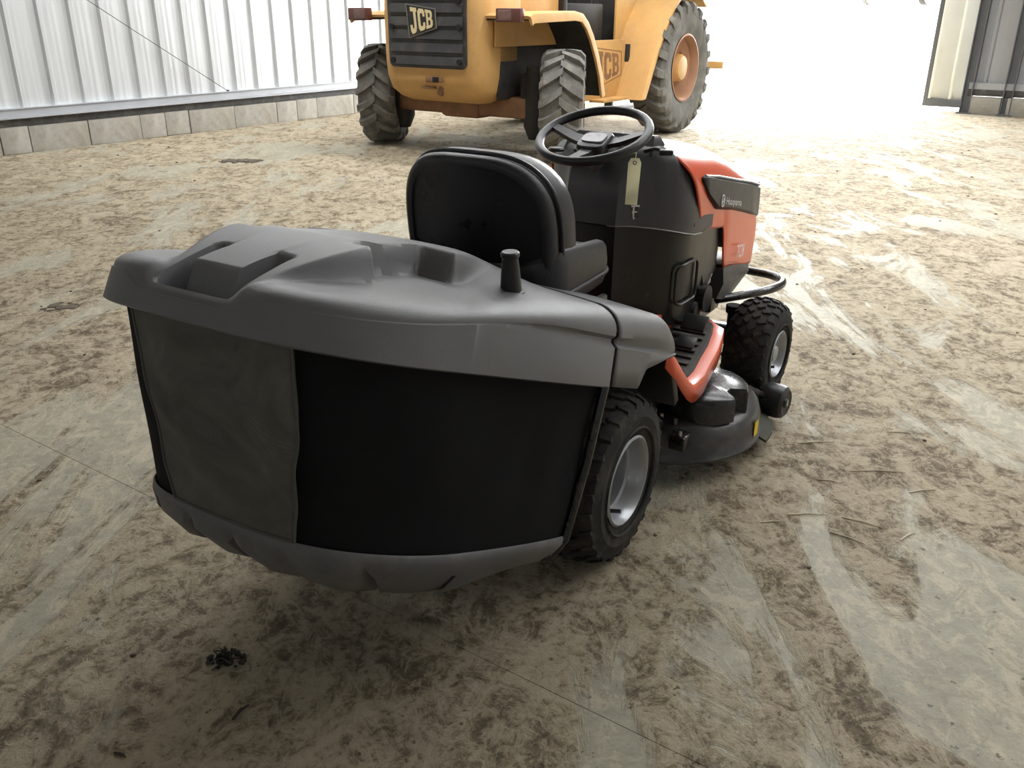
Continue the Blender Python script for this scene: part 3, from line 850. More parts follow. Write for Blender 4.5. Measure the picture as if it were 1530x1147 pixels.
# ---- steering wheel
SW = empty('steering_wheel', (0, 0, 0), parent=MOW)
SC_, ST, SR = Vector((.549, 0, 1.001)), .355, .162
e1 = Vector((cos(ST), 0, sin(ST))); e2 = Vector((0, 1, 0)); e3 = Vector((-sin(ST), 0, cos(ST)))
rm = MB(); rm.tube([SC_ + (e1*cos(2*pi*i/64) + e2*sin(2*pi*i/64))*SR for i in range(64)], .0135, 14, closed=True); rm.build('rim', M_BLK, SW, angle=60)
for ang in (78, -78, 180):
    a = radians(ang); d = e1*cos(a) + e2*sin(a); sd = e3.cross(d)
    sp = MB(); rings = []
    for f, wd_, dp_ in ((.16, .045, -.030), (.5, .036, -.022), (.85, .028, -.006), (.98, .022, .0)):
        c = SC_ + d*SR*f + e3*dp_
        rings.append([c + sd*(wd_/2) + e3*.007, c - sd*(wd_/2) + e3*.007, c - sd*(wd_/2) - e3*.007, c + sd*(wd_/2) - e3*.007])
    sp.loft(rings, cap0=True, cap1=True); sp.build('spoke', M_BLK, SW)
hb_ = MB()
hb_.loft([[SC_ + e1*(a*.052*s) + e2*(b*.048*s) + e3*h for a, b in BO] for s, h in ((.9, -.045), (1.0, -.035), (1.0, -.02), (.9, -.012), (.6, -.010), (.05, -.0095))], cap0=True, cap1=True); hb_.build('hub', M_BLK, SW)
cap = MB(); cap.loft([[SC_ + e1*(a*.026) + e2*(b*.036) + e3*h for a, b in BO] for h in (-.011, -.006)], cap1=True); cap.build('hub_cap', pm('satin_silver_cap', (.33, .33, .34), .3), SW)
cm_ = MB(); cm_.tube([SC_ - e3*.03, SC_ - e3*.09 + Vector((.01, 0, 0)), SC_ - e3*.18], [.038, .034, .05], 16); cm_.build('steering_column', M_COWL, MOW)

# ---- hood
def hood_sec(x):
    zt = .972 - .030*smooth01(.7, 1.05, x) - .125*smooth01(.95, 1.52, x)
    hw = .250 - .016*smooth01(.9, 1.45, x)
    return zt, hw
def hood_pt(x, v, zb, shrink=0.0):
    """v 0..1 from right bottom over the top to left bottom"""
    zt, hw = hood_sec(x); hw -= shrink; zt -= shrink*.7
    sgn = -1 if v <= .5 else 1; q = min(v, 1-v)*2          # 0 bottom .. 1 centre
    sr = .135
    if q < .5: f = q/.5; y = hw*(1-.0*f) - .012*(1-f); z = zb + (zt-sr-zb)*f
    else:
        a = (q-.5)/.5*pi/2; e = 2/2.5
        y = hw*cos(a)**e; z = zt - sr + sr*sin(a)**e if a > 0 else zt-sr
        if q > .9999: y = 0
    sl = .16*smooth01(0, .30, zt-z)
    return Vector((x+sl, sgn*y, z))
hd = MB(); NX = 46; NV = 60; rings = []
def zb_of(x):                       # lower hood edge with the arch over the engine bay
    return .687 - .03*smooth01(.70, .93, x) - .165*smooth01(.925, .985, x) - .06*smooth01(1.0, 1.30, x)
for i in range(NX+1):
    x = .695 + (1.42-.695)*i/NX
    f = max(0, (x-1.33)/.09)
    rings.append([hood_pt(x, j/NV, zb_of(x), .05*f**3) for j in range(NV+1)])
for dx, shr in ((.012, .062), (.020, .085), (.024, .12)):
    rings.append([hood_pt(1.42, j/NV, zb_of(1.42)+shr*.3, shr) + Vector((dx, 0, 0)) for j in range(NV+1)])
hd.loft(rings, closed=False)
HOOD = hd.build('hood', M_ORG, MOW, angle=45, solid=.006, label='glossy orange engine hood')
# dark front grille closing the nose
gr = MB(); gr.loft([[hood_pt(1.42, j/NV, zb_of(1.42)+.02, .11) + Vector((.018, 0, 0)) for j in range(NV+1)], [hood_pt(1.42, j/NV, zb_of(1.42)+.05, .17) + Vector((.03, 0, 0)) for j in range(NV+1)]], closed=True, cap1=True, cap0=True)
GRL = gr.build('front_grille', M_BLK, HOOD)
# dark headlamp strip wrapping the side, on both flanks
def side_y(x, z, off):              # hood flank surface at (x,z), right side
    zt, hw = hood_sec(x-.08)
    return -(hw+off)
def strip(sgn):
    top = [(.800, .862), (.84, .866), (.95, .846), (1.15, .806), (1.34, .770), (1.46, .742), (1.535, .715)]
    bot = [(.806, .855), (.87, .800), (.965, .742), (1.15, .706), (1.36, .655), (1.50, .612), (1.575, .590)]
    mb = MB(); rings = []
    for (xa, za), (xb, zb) in zip(top, bot):
        ring = []
        for f in (0, .10, .5, .90, 1):
            x = xa+(xb-xa)*f; z = za+(zb-za)*f
            off = .008 if 0 < f < 1 else -.003
            nose = max(0, x-1.44)/.13
            ring.append(Vector((x, sgn*(hood_sec(x-.1)[1]+off-.045*nose**2), z)))
        rings.append(ring)
    mb.loft(rings, closed=False)
    return mb.build('headlamp_strip', pm('smoked_strip', (.03, .03, .033), .38, var=.04, spec=.3), HOOD, angle=40, solid=.008, label='dark smoked headlamp strip on the hood flank')
for sgn in (-1, 1):
    S = strip(sgn)
    if sgn < 0:
        # bright upper edge
        e = MB(); e.tube([Vector((x, -(hood_sec(x-.1)[1]+.004), z)) for x, z in ((.83, .866), (.95, .848), (1.15, .808), (1.34, .772), (1.46, .744))], .0045, 6); e.build('chrome_edge', M_SIL, HOOD)
def flank(x, z, off=.0125): return Vector((x, -(hood_sec(x-.1)[1]+off), z))
# maker's lettering on the strip
def nm(s, t): 
    x = 1.03 + .18*s; z = .737 - .036*s + .032*t
    return flank(x, z)
print_text('maker_lettering', 'Husqvarna', M_WHT, HOOD, nm)
lg = MB()
for i in range(20):
    pass
lg.tube([flank(.992+.015*cos(2*pi*i/18), .763+.019*sin(2*pi*i/18)) for i in range(18)], .0022, 6, closed=True)
lg.tube([flank(.984, .752), flank(.984, .772)], .002, 5); lg.tube([flank(1.0, .752), flank(1.0, .772)], .002, 5); lg.tube([flank(.984, .761), flank(1.0, .761)], .002, 5)
lg.build('maker_emblem', M_WHT, HOOD)
def nm2(s, t):
    x = 1.235 + .095*s; z = .512 - .012*s + .050*t
    return flank(x, z, .009)
print_text('model_lettering', 'TC38', M_WHT, HOOD, nm2)
# charcoal lower nose below the orange flank
ln = MB()
rings = []
for x, z0, z1 in ((1.125, .385, .50), (1.20, .362, .492), (1.34, .355, .465), (1.48, .375, .440), (1.57, .41, .44)):
    zt, hw = hood_sec(x-.1); n_ = max(0, x-1.44)/.13; y = hw-.004-.05*n_**2
    rings.append([Vector((x, -y+.015, z0)), Vector((x, -y-.006, (z0+z1)/2)), Vector((x, -y, z1)), Vector((x, y, z1)), Vector((x, y+.006, (z0+z1)/2)), Vector((x, y-.015, z0))])
ln.loft(rings, closed=True, cap0=True, cap1=True)
ln.build('lower_nose', M_COWL, HOOD, label='charcoal lower nose piece')

# ---- engine bay seen under the hood arch
ENG = MB(); ENG.box((1.02, 0, .50), (.34, .34, .22), bev=.02).box((1.0, 0, .66), (.30, .30, .10), bev=.02)
ENG.revolve([(-.1, .0), (-.1, .11), (.02, .12), (.05, .08), (.05, .0)], 24, c=(.95, 0, .43), axis='z')
EN = ENG.build('engine', pm('engine_grey', (.03, .03, .032), .5, dirt=DUST, dirt_amt=.3), MOW)
e = MB(); e.revolve([(-.06, .0), (-.06, .045), (.05, .045), (.055, .0)], 20, c=(.94, -.20, .44)); e.build('air_duct', M_BLK, EN)
e = MB(); e.revolve([(0, .001), (0, .032), (.012, .034), (.012, .001)], 20, c=(.89, -.245, .405)); e.build('pulley', M_FDRK, EN)
e = MB(); e.tube([(1.02, -.19, .42), (1.03, -.215, .46), (1.06, -.215, .49), (1.1, -.2, .50)], .012, 10); e.build('exhaust_pipe', M_STEEL, EN)
for (x, z, l_) in ((.90, .50, .03), (.955, .495, .022), (1.0, .52, .02), (1.05, .47, .025), (1.075, .41, .035), (.985, .47, .02)):
    s = MB(); s.tube([(x, -.175, z), (x, -.222, z)], .007, 8); s.box((x, -.222, z), (.018, .006, .018), bev=.002); s.build('bolt', M_STEEL, EN)
for pth in ([(.86, -.22, .55), (.90, -.235, .48), (.97, -.23, .46), (1.05, -.22, .52)], [(.93, -.22, .56), (.95, -.24, .46), (.93, -.22, .38)], [(1.02, -.21, .54), (1.0, -.235, .44), (1.06, -.22, .36)]):
    s = MB(); s.tube(pth, .006, 6); s.build('hose', M_BLK, EN)

# ---- front axle, links, bumper
ax_ = MB(); ax_.box((1.212, 0, .235), (.06, .60, .06), bev=.01); ax_.build('front_axle', M_GLOSS, MOW)
for s_ in (-1, 1):
    k_ = MB(); k_.tube([(1.212, s_*.27, .17), (1.212, s_*.27, .31), (1.212, s_*.27, .318), (1.212, s_*.27, .345)], [.02, .02, .028, .028], 14); k_.tube([(1.212, s_*.26, .19), (1.212, s_*.36, .19)], .016, 10); k_.build('king_pin', M_GLOSS, MOW)
tie = MB(); tie.tube([(1.12, -.26, .25), (1.12, .26, .25)], .009, 8); tie.tube([(1.12, -.26, .25), (.80, -.10, .30)], .008, 8); tie.build('tie_rod', M_STEEL, MOW)
bu = MB(); half = [(1.22, .20), (1.32, .262), (1.42, .315), (1.50, .342), (1.565, .345), (1.62, .322), (1.655, .27), (1.668, .2), (1.67, .1)]
# smooth the half path
def cr_spline(pts, n=6):
    out = []
    P = [pts[0]] + pts + [pts[-1]]
    for i in range(1, len(P)-2):
        p0, p1, p2, p3 = [Vector(p) for p in P[i-1:i+3]]
        for j in range(n):
            t = j/n
            out.append(.5*((2*p1) + (p2-p0)*t + (2*p0-5*p1+4*p2-p3)*t*t + (3*p1-p0-3*p2+p3)*t**3))
    out.append(Vector(pts[-1])); return out
path = [Vector((x, -y, .352)) for x, y in half] + [Vector((1.67, 0, .352))] + [Vector((x, y, .352)) for x, y in reversed(half)]
bu.tube(cr_spline(path), .0165, 12); bu.build('front_bumper', M_GLOSS, MOW, label='black tubular front bumper hoop')

# ---- foot rests
for s_ in (-1, 1):
    fr = MB()
    # side profile of the orange foot board: slope down from the fender, then level
    prof = [(.17, .545), (.24, .490), (.31, .425), (.36, .382), (.395, .360), (.43, .352), (.50, .352), (.60, .357), (.70, .362), (.80, .367), (.87, .371), (.91, .373), (.935, .374)]
    def yout(x): return .428 - .035*smooth01(.45, .72, x) - .035*smooth01(.70, .87, x) - .10*smooth01(.84, .95, x)**1.5
    rings = []
    for (x, z) in prof:
        yo = yout(x)
        rings.append([Vector((x, s_*.14, z)), Vector((x, s_*(yo-.012), z)), Vector((x, s_*(yo-.003), z-.004)), Vector((x, s_*yo, z-.014)), Vector((x+.004, s_*(yo-.004), z-.062))])
    fr.loft(rings, closed=False)
    F = fr.build('foot_board', M_ORG, MOW, angle=40, solid=.004, label='orange foot board')
    it = MB(); it.prism([(.54, .365), (.56, .452), (.64, .452), (.86, .408), (.93, .375)], lambda a, b, h: Vector((a, s_*(.188+h), b)), 0, .012); it.build('inner_trim', M_ORG, F)
    mt = MB(); rings = []
    for (x, z) in [(.275, .458), (.325, .412), (.365, .381), (.40, .361), (.435, .354), (.50, .354), (.60, .359), (.70, .364), (.80, .369), (.87, .373), (.91, .375), (.932, .376)]:
        yo = yout(x) - .036 - .10*(1-smooth01(.275, .335, x))
        rings.append([Vector((x, s_*.202, z)), Vector((x-.002, s_*.204, z+.009)), Vector((x-.002, s_*(yo-.006), z+.009)), Vector((x, s_*yo, z))])
    mt.loft(rings, closed=True, cap0=True, cap1=True)
    MT = mt.build('foot_mat', M_MAT, F, angle=35)
    for i in range(9):
        r_ = MB(); x = .46 + .05*i; z = .352 + (x-.45)*.05 + .011; yo = yout(x)-.05
        r_.box((x, s_*(.21+yo)/2, z+.002), (.014, yo-.225, .006), rot=RY(-.05), bev=.002); r_.build('mat_rib', M_MAT, F)
pd = MB(); pd.box((.72, -.30, .425), (.06, .08, .016), rot=RY(radians(-38)), bev=.005); pd.tube([(.735, -.28, .415), (.76, -.2, .40), (.76, -.12, .40)], .009, 8); pd.build('foot_pedal', M_BLK, MOW)
pd = MB(); pd.box((.60, -.32, .400), (.05, .06, .012), rot=RY(radians(-25)), bev=.004); pd.tube([(.605, -.30, .392), (.62, -.2, .385), (.62, -.12, .38)], .008, 8); pd.build('foot_pedal', M_BLK, MOW)

# ---- cutting deck
DK = empty('cutting_deck', (0, 0, 0), parent=MOW); DK['label'] = 'black cutting deck under the mower'
def deck_plan(r, n=40):
    # two overlapping blade circles
    out = []
    for i in range(n):
        a = -pi + pi*i/(n-1)
        out.append((.70+r*cos(a), -.215+r*sin(a)))
    for i in range(n):
        a = pi*i/(n-1)
        out.append((.70+r*cos(a), .215+r*sin(a)))
    return out
dk = MB(); rings = [[Vector((x, y, z)) for x, y in deck_plan(r)] for r, z in ((.322, .079), (.330, .074), (.332, .082), (.325, .090), (.323, .140), (.316, .163), (.298, .184), (.268, .194), (.16, .199), (.02, .20))]
dk.loft(rings, cap1=True); dk.build('deck_shell', M_DECK, DK, angle=40)
for s_ in (-1, 1):
    cv = MB(); pl = []
    for i in range(44):
        a = 2*pi*i/44
        r = .152
        # a notch is cut from the outer front of the belt cover
        da = abs((a*180/pi - (262 if s_ < 0 else 98) + 180) % 360 - 180)
        r -= .05*(1-smooth01(8, 13, da))
        pl.append((.64+r*1.0*cos(a), s_*.375 + r*.92*sin(a)))
    rings = [[Vector((.64+(x-.64)*k_, s_*.375+(y-s_*.375)*k_, z)) for x, y in pl] for k_, z in ((1.0, .185), (1.0, .245), (.975, .258), (.93, .264), (.5, .270), (.05, .271))]
    cv.loft(rings, cap1=True); cv.build('belt_cover', pm('cover_black_plastic', (.02, .02, .021), .26, dirt=(.12, .11, .095), dirt_amt=.12, ds=30), DK, angle=40)
    bx_ = MB(); bx_.box((.56, s_*.44, .205), (.085, .05, .035), rot=RZ(s_*.5), bev=.006); bx_.build('deck_port', M_DECK, DK)
    br = MB(); br.tube([(.80, s_*.34, .18), (.93, s_*.44, .15), (1.0, s_*.475, .105)], [.016, .014, .013], 8); br.build('gauge_bracket', M_GLOSS, DK)
    gw = MB(); gw.revolve([(-.046, .001), (-.046, .016), (-.040, .018), (-.040, .036), (-.044, .046), (-.036, .056), (-.02, .06), (.02, .06), (.036, .056), (.044, .046), (.040, .036), (.040, .001)], 28); g_ = gw.build('gauge_wheel', M_BLK, DK); g_.location = (1.035, s_*.505, .085); g_.rotation_euler.z = radians(-6)
    hub_ = MB(); hub_.revolve([(s_*.038, .012), (s_*.047, .012), (s_*.047, .001)], 12, c=g_.location); hub_.build('wheel_bolt', M_STEEL, DK)
lk = MB()
for pth in ([(.40, -.24, .19), (.33, -.25, .30), (.28, -.22, .42)], [(.42, -.12, .19), (.36, -.14, .34)]): lk.tube(pth, .011, 8)
lk.box((.44, -.30, .20), (.12, .05, .05), rot=RZ(.4), bev=.006); lk.box((.40, -.40, .17), (.06, .05, .045), bev=.006)
lk.build('deck_lift_link', M_GLOSS, DK)
for (x, y, z) in ((.42, -.33, .225), (.385, -.405, .20), (.46, -.36, .2)):
    s = MB(); s.tube([(x, y, z-.012), (x, y, z+.006)], .006, 6); s.build('bolt', M_STEEL, DK)
ys = MB()
a0 = radians(-94)
ys.grid(1, 6, lambda a, b: (.70+.328*cos(a0+.11*b), -.215+.328*sin(a0+.11*b), .102+.05*a)); ys.build('caution_sticker', M_YEL, DK)
# deflector skirt with dried clippings at the right front
ds = MB(); rings = []
for i in range(16):
    a = radians(-78 + 92*i/15)
    r1 = .31; r2 = .352 + .05*sin(pi*i/15)
    rings.append([Vector((.70+r1*cos(a), -.215+r1*sin(a), .075)), Vector((.70+r2*cos(a), -.215+r2*sin(a), .052)), Vector((.70+r2*cos(a), -.215+r2*sin(a), .044)), Vector((.70+r1*cos(a), -.215+r1*sin(a), .066))])
ds.loft(rings, closed=True, cap0=True, cap1=True); ds.build('deflector_skirt', pm('skirt_with_clippings', (.025, .025, .02), .7, dirt=(.085, .088, .03), dirt_amt=.7, ds=14), DK)

# ---- cream tag hanging from the steering wheel
pt = MOW.matrix_basis @ Vector((.563, -.128, .805))
TAG = empty('price_tag', (0, 0, 0)); tag(TAG, 'long cream cardboard tag hanging below the black steering wheel', 'tag')
MW = Matrix.Translation(MOW.location) @ Matrix.Rotation(MOW.rotation_euler.z, 4, 'Z')
td = MB()
pts = [(-.017, .002), (.019, 0), (.019, .122), (.012, .135), (-.012, .135), (-.019, .122)]
base = Vector((.530, -.139, .814)); dirx = (RZ(radians(-62)) @ Vector((1, 0, 0)))
def tagp(a, b, h): return MW @ (base + dirx*(a*.98) + Vector((0, 0, b)) + dirx.cross(Vector((0, 0, 1)))*(h + .004*sin(b*22)) + dirx*(.04*b))
td.prism([(a, b) for a, b in pts], tagp, 0, .0008); td.build('card', M_CARD, TAG, angle=20)
ey = MB(); ey.tube([tagp(.005*cos(2*pi*i/12), .122+.005*sin(2*pi*i/12), .001) for i in range(12)], .0012, 5, closed=True); ey.build('eyelet', M_BLK, TAG)
sg = MB(); sg.tube([tagp(0, .122, .001), tagp(.002, .15, .002), MW @ (SC_ + (e1*cos(radians(-150)) + e2*sin(radians(-150)))*SR*.0 + (-e1*.4 - e2*.92)*(SR-.001) + e3*(-.013))], .0012, 5); sg.build('string', M_CARD, TAG)

# ================================================================== ROUGH-TERRAIN FORKLIFT
FK = empty('forklift', (-.485, 9.30, 0), radians(90-34))
tag(FK, 'yellow rough-terrain forklift with black rear grille parked before the bright doorway', 'forklift')
def fk_wheel(name, x, y, R, W, rim, side, n, steer=0.0, hubcap=True):
    crown = .03
    w = MB()
    prof = [(a*W, r) for a, r in ((-.34, rim), (-.42, rim+.02), (-.475, rim+(R-rim)*.35), (-.49, rim+(R-rim)*.6), (-.475, R-.10), (-.43, R-.065), (0, R-.035), (.43, R-.065), (.475, R-.10), (.49, rim+(R-rim)*.6), (.475, rim+(R-rim)*.35), (.42, rim+.02), (.34, rim))]
    w.revolve(prof, 56)
    dph = 2*pi/n
    for i in range(n):
        for s_ in (-1, 1):
            p = i*dph + (dph/2 if s_ > 0 else 0)
            # chevron bar from the centre out over the shoulder
            seg = 5; vs = []
            for q in range(seg+1):
                f = q/seg
                yy = s_*W*(-.03+.53*f); ph = p + dph*.95*f*(1-.25*f)*(1 if R < .6 else 1)
                rb_ = (R-.036-.03*f**2) if f < .82 else R-.066-.06*((f-.82)/.18)
                rt = R-.018*f**2.5 if f < .9 else R-.05
                hwd = dph*.24
                for dq, r_ in ((-hwd, rb_-.01), (-hwd*.78, rt), (hwd*.78, rt), (hwd, rb_-.01)):
                    vs.append((r_*cos(ph+dq), yy, r_*sin(ph+dq)))
            fs_ = []
            for q in range(seg):
                a = q*4; b = a+4
                fs_ += [(a, a+1, b+1, b), (a+1, a+2, b+2, b+1), (a+2, a+3, b+3, b+2)]
            fs_ += [(0, 3, 2, 1), tuple(seg*4+z for z in range(4))]
            w.add(vs, fs_)
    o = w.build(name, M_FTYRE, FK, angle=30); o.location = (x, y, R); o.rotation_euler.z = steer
    f = side; yo = W*.36
    r = MB(); r.revolve([(f*a, b) for a, b in ((yo+.035, rim+.02), (yo+.04, rim), (yo, rim-.02), (yo-.06, rim-.03), (yo-.08, rim-.06), (yo-.10, rim*.72), (yo-.12, rim*.62), (yo-.12, .001))], 40); r.build('rim', M_FRIM, o, angle=40)
    hb2 = MB(); hb2.revolve([(f*a, b) for a, b in ((yo-.12, rim*.46), (yo-.03, rim*.42), (yo+.0, rim*.36), (yo+.01, rim*.2), (yo+.01, .001))], 28); hb2.build('hub', M_FYEL, o, angle=40)
    for i in range(8):
        a = 2*pi*i/8
        s = MB(); s.tube([(rim*.58*cos(a), f*(yo-.12), rim*.58*sin(a)), (rim*.58*cos(a), f*(yo-.095), rim*.58*sin(a))], .017, 6); s.build('wheel_nut', M_FRUST, o)
    return o
STEER = radians(28)
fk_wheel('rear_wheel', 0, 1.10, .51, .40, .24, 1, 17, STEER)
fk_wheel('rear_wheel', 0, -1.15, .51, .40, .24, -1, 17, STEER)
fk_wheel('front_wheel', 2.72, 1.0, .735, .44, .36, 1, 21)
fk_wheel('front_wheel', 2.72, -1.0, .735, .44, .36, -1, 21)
# rear counterweight body
body = MB(); rings = []
for z, xr, hw, r in ((.50, -.26, .36, .04), (.515, -.36, .47, .10), (.555, -.46, .54, .15), (.63, -.545, .595, .17), (.75, -.588, .615, .18), (.9, -.60, .62, .18), (1.03, -.60, .62, .18), (1.3, -.60, .62, .18), (1.66, -.58, .62, .18), (1.74, -.54, .58, .16), (1.77, -.44, .48, .12)):
    rings.append([Vector((x, y, z)) for x, y in rrect(xr, -.16+.34*smooth01(.48, .72, z), -hw, hw, r, 9)])
body.loft(rings, cap0=True, cap1=True)
BODY = body.build('engine_cover', M_FYEL, FK, angle=40, label='yellow rounded rear engine cover')
ub = MB(); ub.box((.42, 0, 1.38), (.82, 1.17, .70), bev=.03); ub.build('engine_hood', M_FYEL, FK)
cg = MB(); cg.box((.55, 0, .82), (1.15, 1.0, .44), bev=.02); cg.build('engine_bay', M_FDRK, FK)
# grille: recessed dark panel with slats
GX = -.602
gl = MB(); gl.prism(rrect(-.47, .47, .835, 1.56, .06, 6), lambda a, b, h: Vector((GX-h, a, b)), -.02, .008)
GRF = gl.build('rear_grille', M_FGRL, FK, angle=30, label='black slatted rear grille')
for i in range(6):
    z = .90+.115*i
    s = MB(); s.loft([[Vector((GX-.008, y, z-.045)), Vector((GX-.030, y, z-.035)), Vector((GX-.012, y, z+.045)), Vector((GX-.006, y, z+.045))] for y in (-.435, .435)], closed=True, cap0=True, cap1=True)
    s.build('grille_slat', M_FGRL, GRF, angle=30)
for (y, z) in ((-.405, .90), (.40, .90), (-.405, 1.20), (.40, 1.2), (-.39, 1.42)):
    s = MB(); s.tube([(GX-.02, y, z), (GX-.045, y, z)], .026, 12); s.build('grille_stud', M_DARK, GRF)
def badge(parent, fn, back, border, letters, sc=1.0):
    """slanted quadrilateral badge: fn(s,t,h); left edge tall, right edge shorter"""
    quad = [(0, 0), (1, .30), (.97, .86), (-.10, 1.0)]
    cx = sum(q[0] for q in quad)/4; cy = sum(q[1] for q in quad)/4
    def sc_q(k): return [(cx+(a-cx)*k, cy+(b-cy)*k) for a, b in quad]
    b0 = MB(); b0.prism(sc_q(1.12), fn, 0, .006); BD = b0.build('badge', border, parent, angle=20)
    b1 = MB(); b1.prism(sc_q(1.04), fn, .004, .009); b1.build('badge_field', back, BD, angle=20)
    q0, q1, q2, q3 = sc_q(.90)
    def q(s, t):
        a = (q0[0]+(q1[0]-q0[0])*s, q0[1]+(q1[1]-q0[1])*s); b = (q3[0]+(q2[0]-q3[0])*s, q3[1]+(q2[1]-q3[1])*s)
        return a[0]+(b[0]-a[0])*t, a[1]+(b[1]-a[1])*t
    for ch_, s0, s1 in (('J', .02, .33), ('C', .37, .66), ('B', .70, .99)):
        m_ = MB(); m_.prism([q(s0+(s1-s0)*a, b) for a, b in LET[ch_]], fn, .008, .014); LO = m_.build('letter', letters, BD, angle=20)
        for hole in LETHOLE.get(ch_, []):
            m_ = MB(); m_.prism([q(s0+(s1-s0)*a, b) for a, b in hole], fn, .012, .0155); m_.build('letter_counter', back, BD, angle=20)
badge(GRF, lambda s, t, h: Vector((GX-.030-h, .17-.30*s, 1.115+.27*t)), M_FDRK, pm('badge_border', (.2, .19, .17), .5), M_FCRM)
# tow hitch recess and bracket on the counterweight
ht = MB(); ht.box((-0.585, -.07, .735), (.05, .20, .055), bev=.008); ht.build('hitch_slot', M_FRUST, FK)
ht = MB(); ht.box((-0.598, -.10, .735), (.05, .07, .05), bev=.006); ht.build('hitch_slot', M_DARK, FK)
ht = MB(); ht.box((-0.555, .02, .655), (.06, .17, .02), bev=.005).box((-0.540, -.11, .63), (.05, .05, .09), rot=RX(.5), bev=.006); ht.build('tow_bracket', M_FRUST, FK)
# axle, drop boxes and frame
af = MB(); af.box((0, 0, .47), (.22, 1.7, .20), bev=.03); af.box((.02, .0, .46), (.30, .50, .24), bev=.05); af.build('rear_axle', M_FRUST, FK)
for s_ in (-1, 1):
    k_ = MB(); k_.tube([(0, s_*.86, .18), (0, s_*.86, .3), (0, s_*.86, .7), (0, s_*.86, .86)], [.08, .13, .13, .10], 14); k_.box((.06, s_*.78, .62), (.3, .14, .34), bev=.03); k_.build('steer_knuckle', M_FDRK, FK)
cf = MB()
for s_ in (-1, 1): cf.box((1.6, s_*.42, .62), (2.9, .10, .26), bev=.01)
cf.box((1.5, 0, .60), (2.4, .8, .3), bev=.03); cf.build('chassis', M_FDRK, FK)
fa = MB(); fa.box((2.72, 0, .72), (.30, 1.65, .28), bev=.05); fa.build('front_axle', M_FDRK, FK)
# rear fenders with tail lamps
for s_ in (-1, 1):
    prof = [(-.50, 1.30), (-.44, 1.325), (-.1, 1.335), (.30, 1.345), (.44, 1.325), (.55, 1.25), (.66, 1.13), (.78, .95), (.88, .76), (.95, .55)]
    fd = MB(); rings = []
    for i, (x, z) in enumerate(prof):
        a = prof[max(0, i-1)]; b = prof[min(len(prof)-1, i+1)]
        t = Vector((b[0]-a[0], 0, b[1]-a[1])).normalized(); nn = Vector((t.z, 0, -t.x))   # points to the wheel
        if nn.z > 0 and i < 3: nn = -nn
        p = Vector((x, 0, z)); yo = 1.10
        rings.append([p+Vector((0, s_*.60, 0)), p+Vector((0, s_*(yo-.03), 0)), p+Vector((0, s_*(yo-.008), 0))+nn*.008, p+Vector((0, s_*yo, 0))+nn*.03, p+Vector((0, s_*yo, 0))+nn*.085, p+Vector((0, s_*(yo-.025), 0))+nn*.085, p+Vector((0, s_*(yo-.03), 0))+nn*.03, p+Vector((0, s_*.60, 0))+nn*.025])
    fd.loft(rings, closed=True, cap0=True, cap1=True); fd.build('rear_fender', M_FYEL, FK, angle=35)
    li = MB(); rings = []  # added dark sheet: mud and under-fender shade put into one colour
    for i, (x, z) in enumerate(prof):
        a = prof[max(0, i-1)]; b = prof[min(len(prof)-1, i+1)]
        t = Vector((b[0]-a[0], 0, b[1]-a[1])).normalized(); nn = Vector((t.z, 0, -t.x))
        if nn.z > 0 and i < 3: nn = -nn
        p = Vector((x, 0, z))+nn*.034
        rings.append([p+Vector((0, s_*.60, 0)), p+Vector((0, s_*1.064, 0)), p+nn*.01+Vector((0, s_*1.064, 0)), p+nn*.01+Vector((0, s_*.60, 0))])
    li.loft(rings, closed=True, cap0=True, cap1=True); li.build('mud_and_shade_liner', M_FDRK, FK, angle=35)
    inn = MB(); inn.box((.22, s_*.64, 1.16), (1.24, .02, .26), bev=.004); inn.build('side_panel', M_FYEL, FK)
    arch = MB(); arch.box((.30, s_*.60, .80), (1.2, .04, .5), bev=.02); arch.build('inner_arch', M_FDRK, FK)
    tl = MB(); tl.box((-.535, s_*.90, 1.305), (.07, .27, .115), bev=.012); T = tl.build('tail_lamp', M_FLENS, FK, label='grimy dark red tail lamp')
    t2 = MB(); t2.box((-.573, s_*.87, 1.305), (.02, .14, .085), bev=.006); t2.build('lens', pm('dull_lens', (.17, .10, .085), .4, var=.3, vs=25), T)
# side step panel with maker's badge
for s_ in (-1, 1):
    sp = MB(); sp.box((1.42, s_*.80, .76), (.92, .03, .60), bev=.006); SP = sp.build('step_panel', M_FYEL, FK)
    tr_ = MB(); tr_.box((1.915, s_*.83, .76), (.03, .05, .50), bev=.004); tr_.build('panel_trim', M_FDRK, FK)
    stp = MB(); stp.box((1.50, s_*.88, .455), (.70, .18, .03), bev=.006); stp.build('step', M_FYEL, FK)
    if s_ < 0:
        badge(SP, lambda s, t, h: Vector((1.20+.58*s, -.815-h*.6, .58+.40*t)), M_FYEL, M_FRUST, M_FRUST)
# front fenders
for s_ in (-1, 1):
    prof = [(1.70, .44), (1.76, .55), (1.86, .75), (1.98, .97), (2.14, 1.2), (2.34, 1.42), (2.55, 1.56), (2.8, 1.62), (3.05, 1.58), (3.3, 1.44)]
    fd = MB(); rings = []
    for i, (x, z) in enumerate(prof):
        c = Vector((2.72, 0, .74)); nn = (c-Vector((x, 0, z))).normalized(); p = Vector((x, 0, z)); yo = 1.17
        rings.append([p+Vector((0, s_*.66, 0)), p+Vector((0, s_*(yo-.03), 0)), p+Vector((0, s_*yo, 0))+nn*.03, p+Vector((0, s_*yo, 0))+nn*.06, p+Vector((0, s_*(yo-.02), 0))+nn*.06, p+Vector((0, s_*.66, 0))+nn*.025])
    fd.loft(rings, closed=True, cap0=True, cap1=True); fd.build('front_fender', M_FYEL, FK, angle=35)
    inn = MB(); inn.box((2.55, s_*.66, 1.1), (1.3, .03, .75), bev=.01); inn.build('inner_arch', M_FYEL, FK)
